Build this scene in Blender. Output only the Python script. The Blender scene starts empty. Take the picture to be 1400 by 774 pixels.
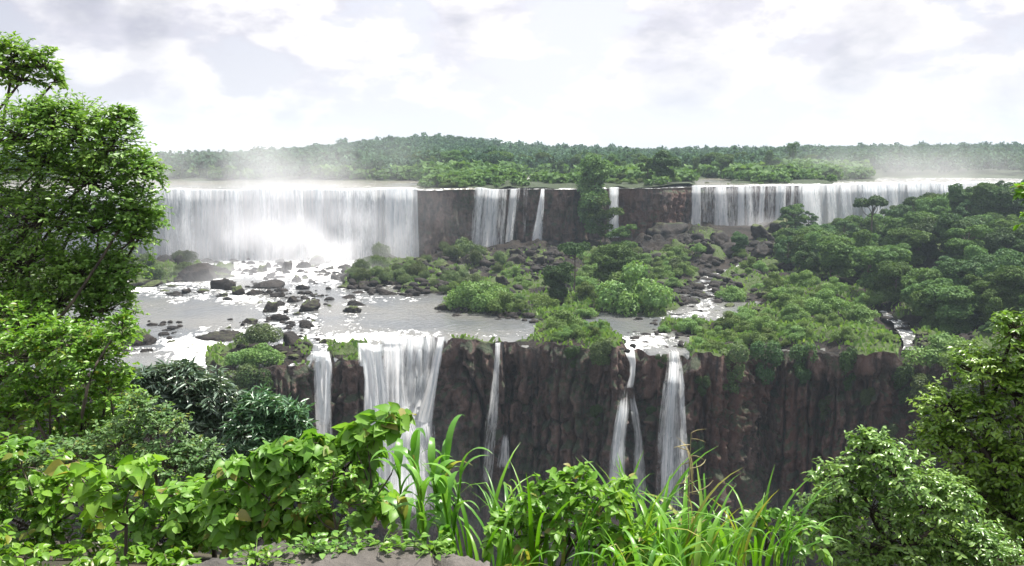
import bpy, math, random
import numpy as np
from mathutils import Vector

rng = np.random.default_rng(7)
random.seed(7)
SC = bpy.context.scene
COL = SC.collection
F = 1250.0                       # focal length in photo pixels (1400 wide)
TH = math.atan(184.0 / F)        # camera pitch
CT, ST = math.cos(TH), math.sin(TH)
ZR = -37.0                       # level of the middle river, relative to the eye
ZU = -13.6                       # level of the upper river
ZG = -80.0                       # gorge floor

# ------------------------------------------------------------------ maths
def rays(px, py):
    x = (np.asarray(px, float) - 700) / F
    y = (387 - np.asarray(py, float)) / F
    return x, CT + y * ST, -ST + y * CT

def at_z(px, py, z):
    x, dy, dz = rays(px, py); t = z / dz
    return x * t, dy * t

def at_Y(px, py, Y):
    x, dy, dz = rays(px, py); t = Y / dy
    return np.stack([x * t, np.broadcast_to(np.asarray(Y, float), np.shape(x * t)), dz * t], -1)

def project(X, Y, Z):
    f = Y * CT - Z * ST; u = Y * ST + Z * CT
    return 700 + F * X / f, 387 - F * u / f

def sstep(a, b, x):
    t = np.clip((np.asarray(x, float) - a) / (b - a), 0, 1)
    return t * t * (3 - 2 * t)

def _hash(i, j, k, seed):
    n = (i.astype(np.int64) * 374761393 + j.astype(np.int64) * 668265263 + k.astype(np.int64) * 2147483647 + seed * 974634777) & 0xFFFFFFFF
    n = ((n ^ (n >> 13)) * 1274126177) & 0xFFFFFFFF
    n = ((n ^ (n >> 16)) * 2246822519) & 0xFFFFFFFF
    return ((n ^ (n >> 15)) & 0xFFFFFF) / float(0xFFFFFF)

def noise(x, y, z=0.0, seed=0):
    x, y, z = np.broadcast_arrays(np.asarray(x, float), np.asarray(y, float), np.asarray(z, float))
    i, j, k = np.floor(x), np.floor(y), np.floor(z)
    fx, fy, fz = x - i, y - j, z - k
    fx, fy, fz = [t * t * t * (t * (t * 6 - 15) + 10) for t in (fx, fy, fz)]
    r = 0
    for a in (0, 1):
        for b in (0, 1):
            for c in (0, 1):
                w = (fx if a else 1 - fx) * (fy if b else 1 - fy) * (fz if c else 1 - fz)
                r = r + w * _hash(i + a, j + b, k + c, seed)
    return r * 2 - 1

def fbm(x, y, z=0.0, oct=4, seed=0, gain=0.5):
    r = 0; a = 1.0; f = 1.0
    for o in range(oct):
        r = r + a * noise(np.asarray(x) * f, np.asarray(y) * f, np.asarray(z) * f, seed + o * 17)
        a *= gain; f *= 2.03
    return r

def poly_sd(px, py, poly):
    """signed distance in pixels, positive inside"""
    px = np.asarray(px, float); py = np.asarray(py, float)
    best = np.full(px.shape, 1e9); ins = np.zeros(px.shape, bool)
    n = len(poly)
    for i in range(n):
        x0, y0 = poly[i]; x1, y1 = poly[(i + 1) % n]
        dx, dy = x1 - x0, y1 - y0
        t = np.clip(((px - x0) * dx + (py - y0) * dy) / (dx * dx + dy * dy), 0, 1)
        best = np.minimum(best, np.hypot(px - x0 - t * dx, (py - y0 - t * dy) * 1.0))
        c = ((y0 > py) != (y1 > py))
        with np.errstate(divide='ignore', invalid='ignore'):
            xc = x0 + (py - y0) * dx / (dy if dy else 1e-9)
        ins ^= c & (px < xc)
    return np.where(ins, best, -best)

def unit(v):
    return v / np.maximum(np.linalg.norm(v, axis=-1, keepdims=True), 1e-9)

# ------------------------------------------------------------------ objects
def set_props(o, label=None, cat=None, group=None, kind=None):
    if label: o['label'] = label
    if cat: o['category'] = cat
    if group: o['group'] = group
    if kind: o['kind'] = kind
    return o

def make_mesh(name, V, faces, mat=None, smooth=True, uv=None, attrs=None):
    """faces: list of int arrays of shape (n,k)"""
    me = bpy.data.meshes.new(name)
    V = np.asarray(V, np.float32)
    if not isinstance(faces, list): faces = [faces]
    faces = [np.asarray(f, np.int32) for f in faces if len(f)]
    loops = np.concatenate([f.ravel() for f in faces])
    tot = np.concatenate([np.full(len(f), f.shape[1], np.int32) for f in faces])
    start = np.concatenate([[0], np.cumsum(tot)[:-1]]).astype(np.int32)
    me.vertices.add(len(V)); me.vertices.foreach_set('co', V.ravel())
    me.loops.add(len(loops)); me.loops.foreach_set('vertex_index', loops)
    me.polygons.add(len(tot)); me.polygons.foreach_set('loop_start', start)
    try: me.polygons.foreach_set('loop_total', tot)
    except Exception: pass
    if smooth: me.polygons.foreach_set('use_smooth', np.ones(len(tot), bool))
    me.update(calc_edges=True)
    if uv is not None:
        l = me.uv_layers.new(name='UVMap'); l.data.foreach_set('uv', np.asarray(uv, np.float32)[loops].ravel())
    for k, a in (attrs or {}).items():
        at = me.attributes.new(k, 'FLOAT', 'POINT'); at.data.foreach_set('value', np.asarray(a, np.float32))
    me.validate()
    if mat: me.materials.append(mat)
    return me

def obj(name, me, parent=None, loc=None, **props):
    o = bpy.data.objects.new(name, me); COL.objects.link(o)
    if parent: o.parent = parent
    if loc is not None: o.location = loc
    set_props(o, **props)
    return o

def empty(name, loc, **props):
    o = bpy.data.objects.new(name, None); COL.objects.link(o); o.location = loc
    o.empty_display_size = 0.2
    return set_props(o, **props)

def grid_faces(n, m, off=0):
    i = np.arange(n - 1)[:, None]; j = np.arange(m - 1)[None, :]
    a = i * m + j
    return (np.stack([a, a + m, a + m + 1, a + 1], -1).reshape(-1, 4) + off)

# ------------------------------------------------------------------ materials
class N:
    """small helper for node trees"""
    def __init__(self, name, world=False):
        if world:
            self.t = world.node_tree
        else:
            self.m = bpy.data.materials.new(name); self.m.use_nodes = True; self.t = self.m.node_tree
        self.t.nodes.clear()
    def n(self, typ, ins=None, **kw):
        nd = self.t.nodes.new(typ)
        for k, v in kw.items(): setattr(nd, k, v)
        for k, v in (ins or {}).items(): self.put(nd, k, v)
        return nd
    def put(self, nd, k, v):
        s = nd.inputs[k]
        if isinstance(v, bpy.types.NodeSocket): self.t.links.new(v, s)
        elif isinstance(v, bpy.types.Node): self.t.links.new(v.outputs[0], s)
        else:
            if hasattr(s, 'default_value'):
                try: s.default_value = v
                except Exception: s.default_value = tuple(v) + (1,)
    def math(self, op, a, b=None, c=None, clamp=False):
        nd = self.n('ShaderNodeMath', operation=op, use_clamp=clamp)
        for i, v in enumerate((a, b, c)):
            if v is not None: self.put(nd, i, v)
        return nd.outputs[0]
    def mix(self, f, a, b, blend='MIX'):
        nd = self.n('ShaderNodeMixRGB', blend_type=blend)
        self.put(nd, 0, f); self.put(nd, 1, a); self.put(nd, 2, b)
        return nd.outputs[0]
    def noise(self, vec, scale, detail=4, rough=0.55, dist=0.0):
        nd = self.n('ShaderNodeTexNoise', {'Scale': scale, 'Detail': detail, 'Roughness': rough, 'Distortion': dist})
        if vec is not None: self.put(nd, 'Vector', vec)
        return nd.outputs[0]
    def ramp(self, v, a, b, smooth=True):
        nd = self.n('ShaderNodeMapRange', interpolation_type='SMOOTHSTEP' if smooth else 'LINEAR', clamp=True) if True else None
        self.put(nd, 0, v); self.put(nd, 1, a); self.put(nd, 2, b)
        return nd.outputs[0]
    def pos(self):
        return self.n('ShaderNodeNewGeometry').outputs['Position']
    def scaled(self, vec, s):
        nd = self.n('ShaderNodeVectorMath', operation='MULTIPLY'); self.put(nd, 0, vec); self.put(nd, 1, s)
        return nd.outputs[0]
    def out(self, surf=None, vol=None):
        o = self.n('ShaderNodeOutputMaterial')
        if surf is not None: self.t.links.new(surf, o.inputs['Surface'])
        if vol is not None: self.t.links.new(vol, o.inputs['Volume'])
        return self.m

def leaf_material(name, c1, c2, rough=0.45, transl=0.35, spec=0.4, warm=None, fine=None):
    """green leaf: colour varies from leaf to leaf and from plant to plant"""
    q = N(name)
    g = q.n('ShaderNodeNewGeometry')
    rnd = g.outputs['Random Per Island']
    col = q.mix(rnd, c1, c2)
    if warm:
        col = q.mix(q.ramp(rnd, 0.93, 0.97), col, warm)
    big = q.noise(g.outputs['Position'], fine or 0.5, 3)
    mot = q.noise(g.outputs['Position'], 45.0 if (fine or 0) > 0.8 else 3.0, 4, 0.6)
    col = q.mix(q.math('MULTIPLY', q.ramp(mot, 0.40, 0.68), 0.35), col, q.mix(1.0, col, (1.32, 1.34, 1.0, 1), 'MULTIPLY'))
    col = q.mix(q.ramp(big, 0.3, 0.7), q.mix(1.0, col, (0.72, 0.80, 0.85, 1), 'MULTIPLY'), col)
    oi = q.n('ShaderNodeObjectInfo')
    hs = q.n('ShaderNodeHueSaturation', {'Color': col,
             'Hue': q.math('MULTIPLY_ADD', oi.outputs['Random'], *((0.012, 0.502) if (fine or 0) > 0.8 else (0.03, 0.487))),
             'Saturation': q.math('MULTIPLY_ADD', oi.outputs['Random'], -0.15, 1.15),
             'Value': q.math('MULTIPLY_ADD', oi.outputs['Random'], *((0.15, 1.22) if (fine or 0) > 0.8 else (0.8, 0.65)))})
    p = q.n('ShaderNodeBsdfPrincipled', {'Base Color': hs, 'Roughness': rough})
    p.inputs['Specular IOR Level'].default_value = spec
    tr = q.n('ShaderNodeBsdfTranslucent', {'Color': q.mix(1.0, hs.outputs[0], (1.30, 1.30, 0.70, 1), 'MULTIPLY')})
    mx = q.n('ShaderNodeMixShader', {0: transl, 1: p.outputs[0], 2: tr.outputs[0]})
    return q.out(mx.outputs[0])

def bark_material(name, c1, c2):
    q = N(name)
    p = q.pos()
    n1 = q.noise(q.scaled(p, (6, 6, 1.5)), 2.0, 5)
    col = q.mix(q.ramp(n1, 0.35, 0.65), c1, c2)
    b = q.n('ShaderNodeBump', {'Height': n1, 'Strength': 0.6, 'Distance': 0.03})
    s = q.n('ShaderNodeBsdfPrincipled', {'Base Color': col, 'Roughness': 0.9, 'Normal': b})
    return q.out(s.outputs[0])

def rock_material(name='wet_basalt', bare=0.0):
    q = N(name)
    g = q.n('ShaderNodeNewGeometry'); p = g.outputs['Position']
    n1 = q.noise(p, 0.35, 5); n2 = q.noise(p, 2.2, 5, 0.65)
    col = q.mix(q.ramp(n1, 0.35, 0.65), (0.009, 0.008, 0.0075, 1), (0.026, 0.021, 0.018, 1))
    col = q.mix(q.ramp(n2, 0.5, 0.75), col, (0.038, 0.032, 0.028, 1))
    sx = q.n('ShaderNodeSeparateXYZ', {0: g.outputs['Normal']})
    oi = q.n('ShaderNodeObjectInfo')
    up = q.math('ADD', sx.outputs['Z'], q.math('MULTIPLY_ADD', n2, 0.9, -0.45))
    th = q.math('MULTIPLY_ADD', oi.outputs['Random'], 0.75 * (1 - bare), 0.45 + 0.62 * bare)
    moss = q.ramp(q.math('SUBTRACT', up, th), 0.0, 0.25)
    col = q.mix(q.math('MULTIPLY', moss, 0.85), col, q.mix(n1, (0.045, 0.065, 0.018, 1), (0.085, 0.105, 0.03, 1)))
    b = q.n('ShaderNodeBump', {'Height': q.math('ADD', n2, q.math('MULTIPLY', n1, 1.5)), 'Strength': 0.9, 'Distance': 0.35})
    s = q.n('ShaderNodeBsdfPrincipled', {'Base Color': col, 'Roughness': 0.75, 'Normal': b, 'Specular IOR Level': 0.22})
    return q.out(s.outputs[0])

def cliff_material(name, upper=False):
    q = N(name)
    g = q.n('ShaderNodeNewGeometry'); p = g.outputs['Position']
    vert = q.noise(q.scaled(p, (1, 1, 0.42)), 0.5, 7, 0.66, 0.4)
    blot = q.noise(p, 0.10, 5, 0.6)
    fine = q.noise(p, 1.3, 6, 0.7)
    sx = q.n('ShaderNodeSeparateXYZ', {0: p})
    red = q.math('MULTIPLY', q.ramp(sx.outputs['X'], 10.0, 45.0), q.ramp(q.noise(p, 0.07, 3), 0.40, 0.6))
    base = q.mix(q.ramp(vert, 0.35, 0.65), (0.026, 0.017, 0.015, 1), (0.150, 0.096, 0.078, 1))
    base = q.mix(q.math('MULTIPLY', red, 0.8), base, q.mix(vert, (0.060, 0.024, 0.016, 1), (0.130, 0.052, 0.036, 1)))
    base = q.mix(q.math('MULTIPLY', q.ramp(fine, 0.52, 0.72), 0.65), base, (0.19, 0.14, 0.12, 1))
    base = q.mix(q.ramp(q.noise(q.scaled(p, (1, 1, 0.10)), 0.5, 5, 0.6, 0.5), 0.58, 0.70), base, (0.012, 0.011, 0.012, 1))
    mossm = q.math('MULTIPLY', q.ramp(blot, 0.52, 0.62), q.ramp(fine, 0.40, 0.6))
    upn = q.n('ShaderNodeSeparateXYZ', {0: g.outputs['Normal']})
    mossm = q.math('MAXIMUM', q.math('MULTIPLY', mossm, 0.85), q.math('MULTIPLY', q.ramp(q.math('ADD', upn.outputs['Z'], q.math('MULTIPLY_ADD', fine, 0.8, -0.4)), 0.35, 0.6), 0.8))
    base = q.mix(mossm, base, q.mix(fine, (0.014, 0.034, 0.014, 1), (0.036, 0.060, 0.022, 1)))
    b = q.n('ShaderNodeBump', {'Height': q.math('ADD', fine, vert), 'Strength': 1.0, 'Distance': 0.8})
    s = q.n('ShaderNodeBsdfPrincipled', {'Base Color': base, 'Roughness': 0.8, 'Normal': b})
    return q.out(s.outputs[0])

def terrace_material():
    q = N('riverbed_ground')
    g = q.n('ShaderNodeNewGeometry'); p = g.outputs['Position']
    a = q.n('ShaderNodeAttribute', attribute_name='green')
    n1 = q.noise(p, 0.22, 5); n2 = q.noise(p, 1.6, 6, 0.65)
    rock = q.mix(q.ramp(n1, 0.35, 0.65), (0.009, 0.008, 0.007, 1), (0.026, 0.020, 0.016, 1))
    rock = q.mix(q.ramp(n2, 0.52, 0.7), rock, (0.046, 0.036, 0.028, 1))
    green = q.mix(n2, (0.032, 0.052, 0.016, 1), (0.080, 0.110, 0.036, 1))
    m = q.ramp(q.math('ADD', a.outputs['Fac'], q.math('MULTIPLY_ADD', n2, 0.9, -0.45)), 0.35, 0.6)
    col = q.mix(m, rock, green)
    b = q.n('ShaderNodeBump', {'Height': n2, 'Strength': 1.0, 'Distance': 0.5})
    s = q.n('ShaderNodeBsdfPrincipled', {'Base Color': col, 'Roughness': 0.85, 'Normal': b, 'Specular IOR Level': 0.2})
    return q.out(s.outputs[0])

def soil_material(name, c1, c2, bump=0.1):
    q = N(name)
    p = q.pos()
    n1 = q.noise(p, 1.2, 5); n2 = q.noise(p, 14.0, 6, 0.7)
    col = q.mix(q.ramp(n1, 0.35, 0.65), c1, c2)
    col = q.mix(q.math('MULTIPLY', q.ramp(n2, 0.5, 0.75), 0.5), col, (c2[0] * 1.5, c2[1] * 1.5, c2[2] * 1.5, 1))
    b = q.n('ShaderNodeBump', {'Height': q.math('ADD', n2, n1), 'Strength': 0.8, 'Distance': bump})
    s = q.n('ShaderNodeBsdfPrincipled', {'Base Color': col, 'Roughness': 0.9, 'Normal': b})
    return q.out(s.outputs[0])

def river_material(name, deep, stretch=(1.0, 0.5, 1.0)):
    q = N(name)
    p = q.pos()
    a = q.n('ShaderNodeAttribute', attribute_name='foam')
    rip = q.noise(q.scaled(p, stretch), 1.1, 5, 0.6)
    fo = q.noise(q.scaled(p, stretch), 0.7, 7, 0.72, 0.6)
    big = q.noise(p, 0.05, 3)
    m = q.ramp(q.math('ADD', a.outputs['Fac'], q.math('MULTIPLY_ADD', fo, 2.3, -1.15)), 0.34, 0.66)
    col = q.mix(q.ramp(big, 0.35, 0.65), deep, (deep[0] * 1.35, deep[1] * 1.25, deep[2] * 1.1, 1))
    col = q.mix(m, col, (0.80, 0.80, 0.79, 1))
    b = q.n('ShaderNodeBump', {'Height': q.math('ADD', rip, q.math('MULTIPLY', q.math('MULTIPLY', fo, a.outputs['Fac']), 3.0)), 'Strength': 0.55, 'Distance': 0.35})
    s = q.n('ShaderNodeBsdfPrincipled', {'Base Color': col, 'Roughness': q.math('MULTIPLY_ADD', m, 0.5, 0.16), 'Normal': b})
    s.inputs['IOR'].default_value = 1.33
    return q.out(s.outputs[0])

def fall_material():
    """white falling water: long vertical streaks, thin places let the rock show"""
    q = N('falling_water')
    uv = q.n('ShaderNodeUVMap', uv_map='UVMap').outputs[0]
    d = q.n('ShaderNodeAttribute', attribute_name='dense').outputs['Fac']
    s1 = q.noise(q.scaled(uv, (1.1, 0.045, 1)), 1.0, 5, 0.62, 0.25)
    s2 = q.noise(q.scaled(uv, (3.6, 0.22, 1)), 1.0, 6, 0.7, 0.5)
    s3 = q.noise(q.scaled(uv, (1.7, 0.30, 1)), 1.0, 7, 0.75, 0.8)
    st = q.math('ADD', q.math('MULTIPLY', s1, 0.42), q.math('ADD', q.math('MULTIPLY', s2, 0.28), q.math('MULTIPLY', s3, 0.30)))
    al = q.ramp(q.math('ADD', d, q.math('MULTIPLY_ADD', st, 3.2, -1.6)), 0.0, 0.85)
    col = q.mix(q.ramp(st, 0.36, 0.6), (0.60, 0.66, 0.70, 1), (0.90, 0.90, 0.90, 1))
    b = q.n('ShaderNodeBump', {'Height': st, 'Strength': 1.0, 'Distance': 0.7})
    df = q.n('ShaderNodeBsdfDiffuse', {'Color': col, 'Normal': b})
    tl = q.n('ShaderNodeBsdfTranslucent', {'Color': col, 'Normal': b})
    w = q.n('ShaderNodeMixShader', {0: 0.55, 1: df.outputs[0], 2: tl.outputs[0]})
    tr = q.n('ShaderNodeBsdfTransparent')
    mx = q.n('ShaderNodeMixShader', {0: al, 1: tr.outputs[0], 2: w.outputs[0]})
    return q.out(mx.outputs[0])

def mist_material(name, density, seed, scale=0.035, contrast=(0.35, 0.75), power=1.6):
    q = N(name)
    tc = q.n('ShaderNodeTexCoord').outputs['Object']
    ln = q.n('ShaderNodeVectorMath', operation='LENGTH'); q.put(ln, 0, tc)
    f = q.math('POWER', q.math('SUBTRACT', 1.0, ln.outputs['Value'], clamp=True), power)
    off = q.n('ShaderNodeVectorMath', operation='ADD'); q.put(off, 0, q.pos()); q.put(off, 1, (seed * 13.7, seed * 5.1, seed * 2.3))
    nz = q.ramp(q.noise(off.outputs[0], scale, 3, 0.55), contrast[0], contrast[1])
    dn = q.math('MULTIPLY', q.math('MULTIPLY', f, nz), density)
    v = q.n('ShaderNodeVolumePrincipled', {'Color': (0.98, 0.98, 1.0, 1), 'Density': dn, 'Anisotropy': 0.3})
    return q.out(None, v.outputs[0])

M = {}
M['rock'] = rock_material(); M['stone'] = rock_material('dark_wet_stone', 1.0)
M['cliff'] = cliff_material('basalt_cliff')
M['terrace'] = terrace_material()
M['floor'] = soil_material('forest_floor', (0.016, 0.026, 0.010, 1), (0.040, 0.060, 0.020, 1), 0.3)
M['soil'] = soil_material('slope_soil', (0.030, 0.028, 0.016, 1), (0.07, 0.06, 0.03, 1))
M['ledge'] = soil_material('ledge_stone', (0.038, 0.035, 0.030, 1), (0.125, 0.112, 0.100, 1), 0.05)
M['river'] = river_material('river_water', (0.105, 0.112, 0.118, 1))
M['upper_river'] = river_material('upper_river_water', (0.16, 0.16, 0.15, 1))
M['fall'] = fall_material()
M['forest'] = leaf_material('forest_leaf', (0.028, 0.058, 0.032, 1), (0.066, 0.112, 0.060, 1), 0.75, 0.25, 0.08, fine=0.02)
M['tree_dark'] = leaf_material('dark_tree_leaf', (0.03, 0.066, 0.022, 1), (0.074, 0.122, 0.042, 1), 0.6, 0.25, 0.18, fine=0.15)
M['tree_mid'] = leaf_material('green_tree_leaf', (0.058, 0.108, 0.032, 1), (0.125, 0.19, 0.068, 1), 0.65, 0.3, 0.15, fine=0.15)
M['bush'] = leaf_material('island_bush_leaf', (0.085, 0.150, 0.036, 1), (0.175, 0.245, 0.078, 1), 0.55, 0.3, 0.25, fine=0.2)
M['bush_olive'] = leaf_material('olive_bush_leaf', (0.048, 0.078, 0.026, 1), (0.122, 0.155, 0.06, 1), 0.55, 0.28, 0.25, fine=0.2)
M['grass_mat'] = leaf_material('island_grass_blade', (0.095, 0.165, 0.034, 1), (0.185, 0.255, 0.078, 1), 0.6, 0.35, 0.2, fine=0.12)
M['bark'] = bark_material('grey_bark', (0.05, 0.04, 0.03, 1), (0.14, 0.115, 0.09, 1))
M['bark_dark'] = bark_material('dark_bark', (0.03, 0.024, 0.018, 1), (0.09, 0.07, 0.05, 1))

# ------------------------------------------------------------------ camera, sun, sky
cd = bpy.data.cameras.new('Camera'); cam = bpy.data.objects.new('Camera', cd); COL.objects.link(cam)
cam.location = (0, 0, 0); cam.rotation_euler = (math.radians(90) - TH, 0, 0)
cd.sensor_width = 36; cd.lens = 36 * F / 1400; cd.clip_start = 0.1; cd.clip_end = 20000
SC.camera = cam

SUN_EL, SUN_AZ = math.radians(65), math.radians(64)      # azimuth clockwise from the view axis (+Y)
sd = Vector((math.sin(SUN_AZ) * math.cos(SUN_EL), math.cos(SUN_AZ) * math.cos(SUN_EL), math.sin(SUN_EL)))
sl = bpy.data.lights.new('Sun', 'SUN'); sl.energy = 5.0; sl.angle = math.radians(0.6); sl.color = (1.0, 0.95, 0.87)
so = bpy.data.objects.new('Sun', sl); COL.objects.link(so)
so.rotation_euler = (-sd).to_track_quat('-Z', 'Y').to_euler(); so.location = (0, 0, 60)

W = bpy.data.worlds.new('World'); SC.world = W; W.use_nodes = True
q = N('w', W)
sky = q.n('ShaderNodeTexSky', sky_type='NISHITA'); sky.sun_disc = False
sky.sun_elevation = SUN_EL; sky.sun_rotation = SUN_AZ
d = q.n('ShaderNodeTexCoord').outputs['Generated']
sx = q.n('ShaderNodeSeparateXYZ', {0: d})
hz = q.math('ADD', q.math('MAXIMUM', sx.outputs['Z'], 0.0), 0.16)
flat0 = q.n('ShaderNodeCombineXYZ', {0: q.math('DIVIDE', sx.outputs['X'], hz), 1: q.math('DIVIDE', sx.outputs['Y'], hz), 2: 0.0}).outputs[0]
flat = q.scaled(d, (2.6, 2.6, 5.2))
def shifted(v):
    nd = q.n('ShaderNodeVectorMath', operation='ADD'); q.put(nd, 0, flat); q.put(nd, 1, v); return nd.outputs[0]
n_big = q.noise(flat, 0.9, 3, 0.5)
def puffs(vec):
    return q.math('ADD', q.math('MULTIPLY', q.noise(vec, 3.0, 9, 0.56, 0.25), 0.75), q.math('MULTIPLY', q.noise(vec, 6.5, 7, 0.6), 0.25))
p0 = puffs(flat); p1 = puffs(shifted((0.05, 0.0, 0.16)))
belly = 0.0
def dirpx(px, py):
    x, y, z = rays(px, py); v = np.array([float(x), float(y), float(z)]); return v / np.linalg.norm(v)
for (px, py, r, s) in ((905, 85, 0.075, 1.0), (1150, 85, 0.060, 1.0), (1200, 30, 0.05, .9), (600, 55, 0.06, .6), (350, 140, 0.06, .6), (195, 38, 0.03, 1.), (115, 18, 0.035, 1.), (790, 118, 0.035, .8), (1375, 110, 0.05, .8), (235, 125, .05, .55), (520, 75, .03, .6), (980, 20, .05, .6), (700, 30, .05, .4)):
    dot = q.n('ShaderNodeVectorMath', operation='DISTANCE'); q.put(dot, 0, d); q.put(dot, 1, dirpx(px, py))
    g = q.math('MULTIPLY', q.ramp(dot.outputs['Value'], r * 1.7, 0.0), s)
    belly = g if isinstance(belly, float) else q.math('MAXIMUM', belly, g)
cov = q.math('ADD', p0, q.math('MULTIPLY_ADD', n_big, 0.35, -0.175))
cloud = q.ramp(q.math('ADD', cov, q.math('MULTIPLY', belly, 0.12)), 0.44, 0.54)
light = q.ramp(q.math('SUBTRACT', p0, p1), -0.13, 0.10)
bell = q.ramp(q.math('ADD', q.math('MULTIPLY', belly, 0.55), q.math('MULTIPLY_ADD', p0, 3.4, -1.7)), 0.20, 0.62)
sund = q.n('ShaderNodeVectorMath', operation='DISTANCE'); q.put(sund, 0, d); q.put(sund, 1, dirpx(860, -150))
glow = q.ramp(sund.outputs['Value'], 0.75, 0.10)
ccol = q.mix(light, (0.50, 0.50, 0.57, 1), (0.86, 0.85, 0.84, 1))
ccol = q.mix(q.math('MULTIPLY', bell, 0.85), ccol, q.mix(light, (0.36, 0.37, 0.44, 1), (0.56, 0.56, 0.60, 1)))
ccol = q.mix(1.0, ccol, q.mix(glow, (0.94, 0.94, 0.96, 1), (1.20, 1.18, 1.15, 1)), 'MULTIPLY')
bluec = q.mix(0.85, q.mix(1.0, sky.outputs[0], (0.1, 0.1, 0.1, 1), 'MULTIPLY'), (0.50, 0.50, 0.57, 1))
bluec = q.mix(1.0, bluec, q.mix(glow, (0.95, 0.95, 0.97, 1), (1.42, 1.40, 1.34, 1)), 'MULTIPLY')
low = q.ramp(sx.outputs['Z'], 0.16, 0.0)
fin = q.mix(q.math('MULTIPLY', cloud, 0.92), bluec, ccol)
fin = q.mix(q.math('MULTIPLY', low, 0.5), fin, (0.70, 0.70, 0.73, 1))
fin = q.mix(1.0, fin, q.mix(q.ramp(sx.outputs['Z'], 0.16, 0.55), (0.68, 0.675, 0.675, 1), (1.02, 1.05, 1.05, 1)), 'MULTIPLY')  # sky brightened with height above the view, added to keep ambient fill
# below the horizon the sky drops to a dim grey-green glow
fin = q.mix(q.ramp(sx.outputs['Z'], -0.10, 0.0), (0.10, 0.12, 0.10, 1), fin)
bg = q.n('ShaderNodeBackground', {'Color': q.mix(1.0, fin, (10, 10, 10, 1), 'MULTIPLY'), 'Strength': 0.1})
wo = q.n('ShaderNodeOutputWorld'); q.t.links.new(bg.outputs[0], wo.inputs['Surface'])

# ------------------------------------------------------------------ plan of the gorge
LIP_PX = [(-500, 512), (-200, 508), (60, 505), (180, 500), (262, 498), (292, 506), (320, 514), (362, 512), (408, 506), (424, 500), (430, 484), (452, 482), (458, 496), (480, 499), (508, 497), (516, 470), (540, 461), (575, 458), (604, 459), (612, 468), (640, 472), (700, 471), (750, 474), (800, 480), (842, 484), (852, 477), (872, 474), (884, 482), (902, 486), (916, 480), (934, 481), (944, 491), (985, 492), (1010, 486), (1050, 480), (1100, 482), (1150, 487), (1200, 492), (1260, 486), (1330, 500), (1440, 522), (1600, 540), (1900, 560)]
LX, LY = at_z([p[0] for p in LIP_PX], [p[1] for p in LIP_PX], ZR)
LIP_A = LX / LY
def d1(a): return np.interp(a, LIP_A, LY) + 1.3 * noise(np.asarray(a) * 55, 0, 0, 51) + 0.8 * noise(np.asarray(a) * 150, 0, 0, 52)
UP_PX = [(-600, 312), (-200, 306), (100, 304), (190, 305), (400, 309), (567, 312), (590, 309), (640, 315), (700, 318), (745, 319), (775, 314), (830, 322), (845, 326), (862, 322), (905, 326), (940, 335), (1000, 340), (1095, 350), (1150, 362), (1290, 368), (1420, 372), (1700, 380), (2000, 390)]
UP_A = np.array([(p[0] - 700) / F / (CT + 0.09 * ST) for p in UP_PX]); UP_D = np.array([p[1] for p in UP_PX], float)
def d2(a): return np.interp(a, UP_A, UP_D)
AMIN, AMAX = -0.95, 0.95

LAND = [
 [(470, 375), (512, 350), (560, 352), (620, 348), (700, 342), (760, 338), (900, 338), (960, 345), (1000, 352), (985, 366), (958, 388), (944, 398), (900, 404), (935, 412), (925, 426), (890, 434), (850, 430), (815, 436), (790, 434), (745, 440), (690, 432), (640, 430), (600, 432), (585, 420), (640, 408), (610, 396), (560, 400), (500, 398), (470, 393)],
 [(733, 445), (790, 438), (830, 446), (852, 466), (862, 500), (600, 500), (608, 468), (660, 462), (720, 464)],
 [(1012, 352), (1060, 338), (1150, 320), (1900, 300), (1900, 640), (1268, 640), (1262, 480), (1246, 462), (1222, 436), (1205, 428), (1214, 446), (1226, 466), (1236, 520), (948, 520), (940, 476), (900, 466), (885, 452), (912, 442), (1010, 434), (1000, 412), (968, 404), (976, 388), (998, 372)],
 [(-400, 330), (180, 345), (245, 352), (300, 362), (318, 376), (270, 386), (200, 392), (60, 404), (-400, 430)],
 [(286, 520), (284, 482), (310, 466), (345, 460), (400, 462), (424, 470), (428, 520)],
 [(456, 520), (452, 478), (470, 472), (500, 478), (512, 520)],
 [(-400, 470), (120, 452), (180, 455), (214, 466), (205, 478), (150, 484), (-400, 500)],
]
STREAMS = {   # centre lines in photo pixels with half-widths in metres
 'a': ([(1032, 346), (1024, 356), (1003, 368), (985, 372), (966, 380), (955, 390), (968, 400), (975, 414), (955, 428), (920, 436)], 1.4),
 'b': ([(1206, 430), (1218, 440), (1232, 450), (1242, 462), (1240, 474), (1243, 488)], 1.5),
 'c': ([(1400, 478), (1330, 462), (1270, 450), (1250, 446), (1235, 455)], 0.6),
}
def stream_dist(px, py):
    best = np.full(np.shape(px), 1e9)
    for pts, w in STREAMS.values():
        for (x0, y0), (x1, y1) in zip(pts[:-1], pts[1:]):
            dx, dy = x1 - x0, y1 - y0
            t = np.clip(((px - x0) * dx + (py - y0) * dy) / (dx * dx + dy * dy), 0, 1)
            best = np.minimum(best, np.hypot(px - x0 - t * dx, (py - y0 - t * dy) * 1.8))
    return best

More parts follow.
